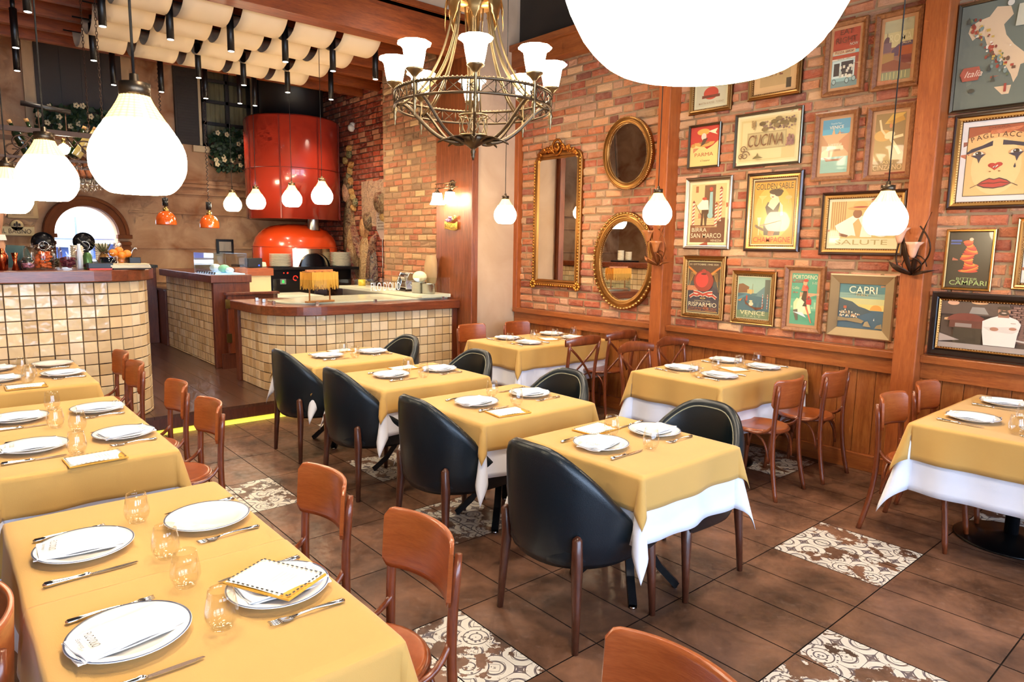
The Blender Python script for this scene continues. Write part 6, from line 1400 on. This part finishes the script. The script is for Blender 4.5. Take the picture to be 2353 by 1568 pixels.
# ------------------------------------------------------------------ things on the bar, glass rack, barman
ZB = 1.473
def jar(x, y, r, h, fill, fh, lab, ribs=True):
    t = thing('storage_jar', lab, 'jar', (x, y, ZB), 0, 'glass jars on the bar')
    wob = (lambda a, z: 1+.02*sin(a*16)) if ribs else None
    MB().lathe([(0, .003), (r*.9, .003), (r, .02), (r, h*.72), (r*.92, h*.84), (r*.72, h*.92), (r*.74, h*.95)], 48, wob=wob).build('glass_body', JARG, t)
    m = MB(); rr_ = random.Random(int(x*1000+y*77)); 
    for k in range(64): 
        a, q = rr_.uniform(0, 6.3), rr_.uniform(0, 1)**.5*.7*r; m.ball((q*cos(a), q*sin(a), .02+rr_.uniform(0, fh)), r*.27, 7, 0, (1, 1, .5))
    m.build('contents', P(fill, .5), t)['kind'] = 'stuff'
    MB().lathe([(0, h*.95), (r*.8, h*.95), (r*.82, h*.975), (r*.5, h*1.0), (r*.12, h*1.01), (r*.1, h*1.04), (r*.2, h*1.07), (r*.14, h*1.11), (0, h*1.12)], 32).build('lid', JARG, t)
jar(-6.62, .702, .072, .20, 'D8601C', .12, 'large ribbed glass jar of dried orange slices, middle of the bar')
jar(-6.64, .872, .066, .20, '6A1A2E', .08, 'ribbed glass jar of dark red petals on the bar')
jar(-6.60, .60, .048, .10, 'B87080', .03, 'small round glass jar with a little pink filling on the bar', False)
jar(-6.86, .655, .062, .19, 'A89060', .03, 'ribbed glass jar behind and left of the orange slices jar'); jar(-6.86, .80, .062, .19, '4A3A1C', .07, 'ribbed glass jar of dark leaves behind and right of the orange slices jar')
COP = P('C0603A', .22, 1)
for k, (y, h) in enumerate(((.43, .17), (.445, .15), (.512, .135))):
    t = thing('cocktail_jigger', ['tall copper shaker at the left edge of the bar', 'copper shaker tin behind the left edge one', 'hourglass copper jigger right of the copper shakers'][k], 'jigger', (-6.56-.09*(k == 1), y, ZB), 0, 'copper bar tools')
    if k < 2: MB().lathe([(0, 0), (.026, 0), (.034, h*.7), (.03, h*.78), (.02, h*.9), (.012, h), (0, h)], 24).build('body', COP, t)
    else: MB().lathe([(0, 0), (.026, 0), (.011, h*.45), (.024, h), (.022, h), (.009, h*.48), (0, h*.46)], 24).build('body', COP, t)
tag(MB().lathe([(0, 0), (.03, 0), (.034, .06), (.036, .075), (.033, .075), (.03, .01), (0, .01)], 24).build('tumbler', P('26262A', .1, 0, .5), None, (-6.66, .56, ZB)), 'short dark tumbler between the jigger and the small jar', 'tumbler')
def bottle(x, y, z, prof, mat, lab, cat='bottle', cap=None, rot=(0,0,0), grp='bottles around the bar'):
    t = thing('bottle', lab, cat, (x, y, z), 0, grp); t.rotation_euler = rot
    MB().lathe(prof, 24).build('body', mat, t); h = prof[-2][1]
    if cap: MB().cyl((0, 0, h-.005), (0, 0, h+cap[1]), cap[2], cap[3], 12).build('stopper', cap[0], t)
    return t
bottle(-6.74, .968, ZB, [(0, 0), (.028, 0), (.03, .01), (.03, .12), (.012, .17), (.011, .21), (0, .21)], P('D8DCE4', .2, 0, .4), 'white glass bottle with a black pourer behind the red petals jar', cap=(BLACK, .05, .008, .004))
t = bottle(-6.64, 1.012, ZB, [(0, 0), (.033, 0), (.034, .005), (.034, .115), (.022, .135), (.018, .14), (0, .14)], P('4A6A3A', .3, .5), 'green and silver spray can with a long black nozzle', 'spray can', cap=(BLACK, .05, .014, .01))
MB().tube([(0, 0, .18), (-.01, -.02, .20), (-.02, -.06, .25)], [.016, .014, .008], 8).build('nozzle', BLACK, t)
MB().cyl((0, 0, .02), (0, 0, .045), .0345, n=24).build('label_band', P('2A1410', .4), t)
t = thing('black_box', 'flat black box with a red base band on the bar edge', 'box', (-6.56, 1.08, ZB)); MB().bb(-.07, .07, -.09, .09, .012, .055).build('body', P('17171A', .4), t, bevel=.004); MB().bb(-.066, .068, -.082, .082, 0, .0125).build('base_band', P('D8381C', .4), t)
t = thing('ice_bucket', 'shiny black bowl with a clear domed lid on the bar', 'bucket', (-6.66, 1.165, ZB)); MB().lathe([(0, 0), (.05, 0), (.064, .02), (.066, .10), (.062, .10), (0, .03)], 32).build('body', P('0C0E14', .1, 0, .6), t); MB().lathe([(.07, .101), (.07, .125), (.05, .14), (.01, .15), (.008, .165), (.016, .18), (0, .185)], 32).build('lid', TUMBLER, t)
OR = P('E07A14', .45, 0, .2, None, 0, 0, .15, 200)
t = thing('fruit_vase', 'glass vase holding oranges at the right end of the bar', 'vase', (-6.72, 1.275, ZB)); MB().lathe([(0, .0), (.03, .0), (.035, .01), (.045, .05), (.06, .10), (.058, .10), (.04, .05), (0, .012)], 32).build('bowl', TUMBLER, t)
for k, (dx, dy, dz, r) in enumerate(((0, 0, .035, .028), (.0, .0, .077, .03), (.02, -.06, .135, .036), (.015, .045, .13, .036), (-.02, -.01, .155, .036), (.03, 0, .115, .034), (-.03, .055, .118, .03))):
    tag(MB().ball((0, 0, 0), r, 16, 0, (1, 1, .95)).build('orange', OR, None, (-6.72+dx, 1.275+dy, ZB+dz)), 'orange '+['at the bottom of the glass vase', 'halfway down inside the glass vase', 'at the left of the heap on the vase', 'at the right of the heap on the vase', 'on top of the heap on the vase', 'at the front of the heap on the vase', 'at the back of the heap on the vase'][k], 'orange', 'oranges in the glass vase')
t = thing('napkin_caddy', 'square black caddy at the right end of the bar', 'caddy', (-6.7, 1.37, ZB)); MB().bb(-.045, .045, -.045, .045, 0, .10).build('body', BLACK, t, bevel=.004)
MB().tube(bez((0, -.02, .1), (0, -.02, .19), (0, .03, .19), (0, .03, .165), 8), .005, 6).build('handle', CHROME, t)
for k in range(4):
    tag(MB().box((0, 0, .006), (.22, .30, .011), rz=.15-.07*k).build('menu_book', P(['2A1E1A', 'D8C8A8', 'E0D4B8', 'CDB890'][k], .6), None, (-6.68, 1.34, ZB+.0), bevel=.001), ['dark cover at the bottom', 'second cream sheet', 'third cream sheet', 'top beige cover'][k]+' of the menu stack on the rounded bar corner', 'menu', 'menu stack on the bar corner')
    bpy.data.objects['menu_book' if k == 0 else 'menu_book.%03d' % k].location.z = ZB+.012*k; bpy.data.objects['menu_book' if k == 0 else 'menu_book.%03d' % k].location = (-6.60, 1.30, ZB+.0125*k)
t = thing('pineapple', 'pineapple crown rising behind the bar in front of the arch', 'pineapple', (-7.12, 1.215, ZB)); PG = P('5A5A34', .6)
MB().ball((0, 0, .068), .05, 16, 0, (1, 1, 1.35)).build('fruit', P('9A6A2A', .7, 0, 0, None, 0, 0, 1, 60), t)
m = MB()
for k in range(26):
    a = k*2.4; L = .07+.08*(1-k/26); ti = .25+1.0*(1-k/26); m.surf(lambda u, v: ((L*u*sin(ti)+.02)*cos(a)-(v-.5)*.022*(1-u)*sin(a), (L*u*sin(ti)+.02)*sin(a)+(v-.5)*.022*(1-u)*cos(a), .12+L*u*cos(ti)*1.2+.03*k/26), 6, 2)
m.build('leaf_crown', PG, t, solid=.002)
# equipment on the back counter by the arch
t = thing('back_counter', 'dark back counter under the arched opening', 'counter', (-11.6, 1.6, ZP)); MB().bb(-.3, .3, -1.6, 1.0, 0, 1.15).build('body', W_BARX, t, bevel=.005); MB().bb(-.33, .33, -1.62, 1.02, 1.15, 1.19).build('top', BLACKM, t)
for k, (y, z) in enumerate(((.926, 1.68), (1.413, 1.69))):
    t = thing('round_tray', ['round black lid with a pale ring seen left of the arch', 'round black lid seen through the arch'][k], 'lid', (-11.45, y+.3, z), 0, 'round black lids behind the bar')
    MB().lathe([(0, -.02), (.13, -.02), (.14, 0), (.08, .03), (0, .04)], 40).xf(Matrix.Rotation(PI/2, 4, 'Y')).build('disc', P('14161C', .25, .3), t)
    MB().tube([(.05, .06*cos(a), .06*sin(a)-.05) for a in [2*PI*k_/20 for k_ in range(20)]], .009, 6, 0, True).build('ring', CHROME, t); MB().cyl((0, 0, z*0-.31), (0, 0, -.1), .02, n=10).build('stand', BLACK, t)
CUP = P('E0D4BC', .3)
for s_, (y, n_) in enumerate(((1.0, 7), (1.22, 8))):
    for k in range(n_):
        tag(MB().lathe([(0, 0), (.05, 0), (.062, .028), (.058, .028), (.04, .006), (0, .006)], 20).build('cup_saucer', CUP, None, (-8.2, y+.16, 1.502+.022*k)), 'cream saucer in the %s stack behind the bar, number %d from the bottom' % (['left', 'right'][s_], k+1), 'saucer', 'saucers stacked behind the bar')
t = thing('saucer_tray', 'low dark tray carrying the stacked saucers on the far end of the bar', 'tray', (-8.2, 1.25, ZB)); MB().bb(-.15, .15, -.22, .24, 0, .028).build('body', BLACKM, t, bevel=.01)
t = thing('tall_glass', 'tall clear glass with crushed ice behind the oranges', 'glass', (-7.1, 1.325, ZB)); MB().lathe([(0, .0), (.028, 0), (.034, .22), (.032, .22), (.026, .01), (0, .01)], 24).build('body', TUMBLER, t); m = MB(); [m.ball((.02*cos(k*2.1), .02*sin(k*2.1), .20+.01*(k % 3)), .015, 6) for k in range(8)]; m.build('ice', P('E4E0DA', .2), t)
# hanging iron rack
IR = P('4A3426', .45, .7)
t = thing('glass_rack', 'wrought iron hanging rack with scrolls and chains over the bar', 'rack', (-7.0, 0, 0))
ya, yb, xa, xb = -.9, 1.22, -.34, .28
MB().bb(xb-.012, xb+.012, ya, yb, 2.555, 2.595).bb(xa-.012, xa+.012, ya, yb, 2.555, 2.595).bb(xa, xb, yb-.02, yb, 2.555, 2.595).bb(xa, xb, ya, ya+.02, 2.555, 2.595).build('upper_frame', IR, t)
MB().bb(xb-.012, xb+.012, ya, yb, 2.35, 2.37).bb(xa-.012, xa+.012, ya, yb, 2.35, 2.37).build('lower_rail', IR, t)
m = MB(); [m.cyl((xa, ya+.075*k, 2.36), (xb, ya+.075*k, 2.36), .005, n=6) for k in range(29)]; o = m.build('cross_bars', IR, t)
for x in (xa, xb):
    for y, s in ((1.1, -1), (.6, 1), (.05, -1), (-.5, 1)):
        pts = [(x, y+s*(-.02+.085*(1-k/30)*cos(k*.34)+.05), 2.47+.07*(1-k/30)*sin(k*.34)) for k in range(26)]
        MB().tube(pts[::-1]+[(x, y+s*.16, 2.54)], .007, 6).tube([(x, y+s*.12, 2.55), (x, y+s*.0, 2.40), (x, y-s*.03, 2.37)], .007, 6).build('scroll', IR, t)
for (x, y) in ((xb, 1.2), (xa, 1.2), (xb, .35), (xa, .35)):
    m = MB()
    for k in range(50):
        z = 2.60+.028*k; e = k % 2
        m.tube([((x+.008*cos(a)*(1-e)), (y+.008*cos(a)*e), z+.018*sin(a)) for a in [2*PI*j/8 for j in range(8)]], .0025, 4, 0, True)
    m.build('chain', IR, t)
t = thing('rack_bulb', 'bright bare bulb hanging inside the iron rack', 'lamp', (-7.0, .95, 2.48)); MB().ball((0, 0, 0), .045, 16).build('bulb', P('FFFFFF', .4, 0, 0, 'FFF0C8', 45), t); MB().cyl((0, 0, .04), (0, 0, .09), .015, n=10).build('socket', BRASS, t)
WG = make = None
def wineglass():
    o = MB().lathe([(0, 0), (.034, 0), (.034, .002), (.006, .006), (.0035, .02), (.0035, .09), (.01, .10), (.03, .125), (.038, .16), (.033, .205), (.032, .205), (.0365, .16), (.028, .127), (0, .104)], 24)
    return tag(o.xf(Matrix.Rotation(PI, 4, 'X')).build('wine_glass', TUMBLER), '', 'glass')
WGp = Proto(wineglass()); kk = 0
for i in range(12):
    for j, x in enumerate((-6.78, -7.0, -7.22)):
        y = 1.14-.105*i
        if y < -.1: continue
        kk += 1; WGp.put((x, y, 2.345), 0, 'upside down wine glass in the iron rack, %s row, number %d from the right' % (['front', 'middle', 'rear'][j], i+1), 'wine glasses hanging in the rack')
GB = P('16240F', .1, 0, .5)
for k, (x, y, z, rx, ry, mt) in enumerate(((-6.95, .70, 2.40, .45, .2, GB), (-6.85, .78, 2.40, .35, .1, P('243418', .1, 0, .5)), (-6.9, 1.02, 2.42, -.55, .1, P('B8A060', .15, 0, .4)), (-6.95, 1.0, 2.42, -.4, -.2, GB), (-7.2, .9, 2.4, .2, -.3, GB))):
    bottle(x, y, z, [(0, 0), (.037, 0), (.038, .01), (.038, .17), (.03, .2), (.014, .225), (.0135, .275), (0, .275)], mt, 'wine bottle leaning in the iron rack, '+['dark, leaning left', 'green, second from left', 'clear with cream label, leaning right', 'dark, leaning right behind the lamp', 'dark, at the back'][k], cap=(P('B8864C', .5), .02, .016, .016), rot=(rx, ry, 0), grp='wine bottles in the iron rack')
t = thing('rolling_pin', 'dark wooden pole lying across the top of the iron rack', 'pole', (-7.3, .92, 2.87)); MB().cyl((0, -.22, .0), (0, .14, -.03), .022, n=12).build('body', P('1A1412', .4), t); MB().cyl((0, -.1, -.25), (0, -.1, -.01), .006, n=6).cyl((0, .1, -.28), (0, .1, -.02), .006, n=6).build('hook', IR, t)
# barman, mostly beyond the left edge
def skinned(name, chain, mat, parent, sub=2):
    me = bpy.data.meshes.new(name); V = []; E = []
    idx = {}
    for br in chain:
        prev = None
        for p in br:
            key = tuple(round(c, 4) for c in p[:3])
            if key not in idx: idx[key] = len(V); V.append(p)
            i = idx[key]
            if prev is not None and prev != i: E.append((prev, i))
            prev = i
    me.from_pydata([v[:3] for v in V], E, []); me.materials.append(mat)
    o = bpy.data.objects.new(name, me); COL.objects.link(o); o.parent = parent
    o.modifiers.new('skin', 'SKIN')
    for i, v in enumerate(V): r = v[3]; me.skin_vertices[0].data[i].radius = (r, v[4] if len(v) > 4 else r)
    me.skin_vertices[0].data[0].use_root = True
    for s in me.skin_vertices[0].data: s.use_loose = False
    s = o.modifiers.new('sub', 'SUBSURF'); s.levels = sub; s.render_levels = sub
    o.modifiers['skin'].use_smooth_shade = True
    return o
t = thing('person', 'person in a teal waistcoat and white collar at the left edge behind the bar', 'person', (-7.6, .465, ZP), -.15)
SK = P('C8906A', .5); TEAL = P('2E4A4C', .75)
pel = (0, 0, .95, .13, .10); ch = (.02, 0, 1.35, .15, .11); nb = (.03, 0, 1.52, .06)
body = [[pel, (0, 0, 1.15, .12, .10), ch, nb, (.05, 0, 1.62, .055), (.06, 0, 1.70, .085), (.07, 0, 1.80, .09), (.06, 0, 1.87, .06)]]
for s in (-1, 1):
    body.append([ch, (.02, s*.17, 1.41, .045), (.06, s*.25, 1.20, .048), (.20, s*.22, 1.02, .04), (.30, s*.18, 1.04, .03), (.36, s*.17, 1.03, .035)])
    body.append([pel, (0, s*.10, .88, .09), (.01, s*.11, .50, .065), (0, s*.12, .10, .045), (.10, s*.13, .04, .04)])
    hx, hy, hz = .36, s*.17, 1.03
    for q, (dy, L) in enumerate(((-.03, .075), (-.01, .085), (.012, .08), (.032, .065))): body.append([(hx, hy, hz, .035), (hx+.05, hy+dy, hz-.01, .010), (hx+.05+L*.6, hy+dy*1.2, hz-.03, .009), (hx+.05+L*.8, hy+dy*1.2, hz-.06, .008)])
    body.append([(hx, hy, hz, .035), (hx+.02, hy-s*.045, hz-.01, .011), (hx+.06, hy-s*.06, hz-.03, .009)])
skinned('body', body, SK, t, 2)
vest = [[(0, 0, .93, .155, .125), (0, 0, 1.15, .145, .125), (.02, 0, 1.34, .17, .135), (.02, 0, 1.50, .075, .07)]]
for s in (-1, 1): vest.append([(.02, 0, 1.34, .17, .135), (.02, s*.175, 1.43, .068), (.05, s*.245, 1.22, .062), (.17, s*.225, 1.05, .055)])
skinned('waistcoat', vest, TEAL, t, 2)
MB().lathe([(.085, 0), (.075, .05), (.07, .05), (.08, 0)], 24, (.03, 0, 1.53)).build('collar', P('E4DCD0', .7), t)
m = MB(); m.ball((.055, 0, 1.83), .098, 20, 0, (1.05, .95, 1.05)); m.build('hair', P('1E1410', .6), t)
m = MB(); [m.ball((.148, s*.032, 1.79), .012, 10) for s in (-1, 1)]; m.build('eyes', P('EDE8E0', .2), t); MB().tube([(.15, 0, 1.80), (.172, 0, 1.76), (.15, 0, 1.745)], [.008, .015, .008], 8).build('nose', SK, t)
MB().tube([(.145, -.025, 1.718), (.155, 0, 1.715), (.145, .025, 1.718)], [.004, .008, .004], 8).build('mouth', P('9A4A40', .5), t); m = MB(); [m.ball((.05, s*.09, 1.77), .024, 10, 0, (.7, .4, 1.3)) for s in (-1, 1)]; m.build('ears', SK, t)
MB().tube([(0, -.1, .9), (.01, -.11, .5), (0, -.12, .08)], [.1, .08, .06], 12).tube([(0, .1, .9), (.01, .11, .5), (0, .12, .08)], [.1, .08, .06], 12).build('trousers', BLACK, t)
# ------------------------------------------------------------------ camera, light, view
cam = bpy.data.cameras.new('camera'); co = bpy.data.objects.new('camera', cam); COL.objects.link(co); SC.camera = co
cam.sensor_width = 36; cam.lens = 1552.76*36/2353; cam.clip_start = .05
yaw, pit, rol = -0.860170, -0.137781, 0.0155254
fw = Vector((sin(yaw)*cos(pit), cos(yaw)*cos(pit), sin(pit))); rt = Vector((cos(yaw), -sin(yaw), 0)); up = rt.cross(fw)
ix = rt*cos(rol)+up*sin(rol); iy = up*cos(rol)-rt*sin(rol)
co.matrix_world = Matrix(((ix.x, iy.x, -fw.x, 0), (ix.y, iy.y, -fw.y, 0), (ix.z, iy.z, -fw.z, 1.71), (0, 0, 0, 1)))
def light(name, typ, loc, e, col, rot=(0,0,0), **kw):
    l = bpy.data.lights.new(name, typ); l.energy = e; l.color = col
    for k, v in kw.items(): setattr(l, k, v)
    o = bpy.data.objects.new(name, l); COL.objects.link(o); o.location = loc; o.rotation_euler = rot; return o
COOL = (.55, .72, 1.0); WARM = (1, .83, .64)
for k, y in enumerate((-1.45, 1.25, 3.95)):
    light('window_daylight', 'AREA', (3.48, y, 1.95), 150, COOL, (0, PI/2, 0), shape='RECTANGLE', size=2.7, size_y=2.0)
for x, y in ((-1.2, 1.4), (-1.2, 3.6), (-3.6, 1.4), (-3.6, 3.9), (-5.6, 1.4), (-5.5, 3.9)):
    light('ceiling_fill_spot', 'SPOT', (x, y, 4.55), 170, WARM, (0, 0, 0), spot_size=2.2, spot_blend=.8, shadow_soft_size=.15)  # unseen spots added as general warm fill for the dining room
for x, y, e in ((-7.0, 1.84, 37), (-7.0, 2.92, 37), (-7.0, 3.95, 37), (-8.3, 2.5, 37), (-8.3, 4.2, 43), (-9.4, 1.6, 37), (-9.4, 3.2, 37), (-9.4, 4.6, 37), (-11, 1.8, 31), (-11, 3.6, 31), (-8.3, .7, 31), (-7.0, .6, 31), (-9.4, -1.4, 37), (-11, -1.4, 37)):
    light('kitchen_and_fill_spot', 'SPOT', (x, y, 3.5), e, WARM, (0, 0, 0), spot_size=2.4, spot_blend=.9, shadow_soft_size=.08)  # the pair at negative y is added to brighten the wall the mirror reflects
light('prep_room_lamp', 'AREA', (-13, 1.85, 2.95), 260, (.85, .93, 1), (0, 0, 0), shape='RECTANGLE', size=1.2, size_y=2.4)
wd = bpy.data.worlds.new('w'); SC.world = wd; wd.use_nodes = True; wd.node_tree.nodes['Background'].inputs[0].default_value = (.75, .85, 1, 1); wd.node_tree.nodes['Background'].inputs[1].default_value = .8
vs_ = SC.view_settings; vs_.view_transform = 'Standard'; vs_.look = 'None'; vs_.gamma = 1; vs_.exposure = 0.55; vs_.use_curve_mapping = False
SC.cycles.use_denoising = True; SC.cycles.max_bounces = 6; SC.cycles.diffuse_bounces = 3; SC.cycles.glossy_bounces = 3; SC.cycles.use_adaptive_sampling = True; SC.cycles.adaptive_threshold = .09; SC.cycles.adaptive_min_samples = 12; SC.cycles.transparent_max_bounces = 16; SC.cycles.transmission_bounces = 4
SC.cycles.sample_clamp_indirect = 6
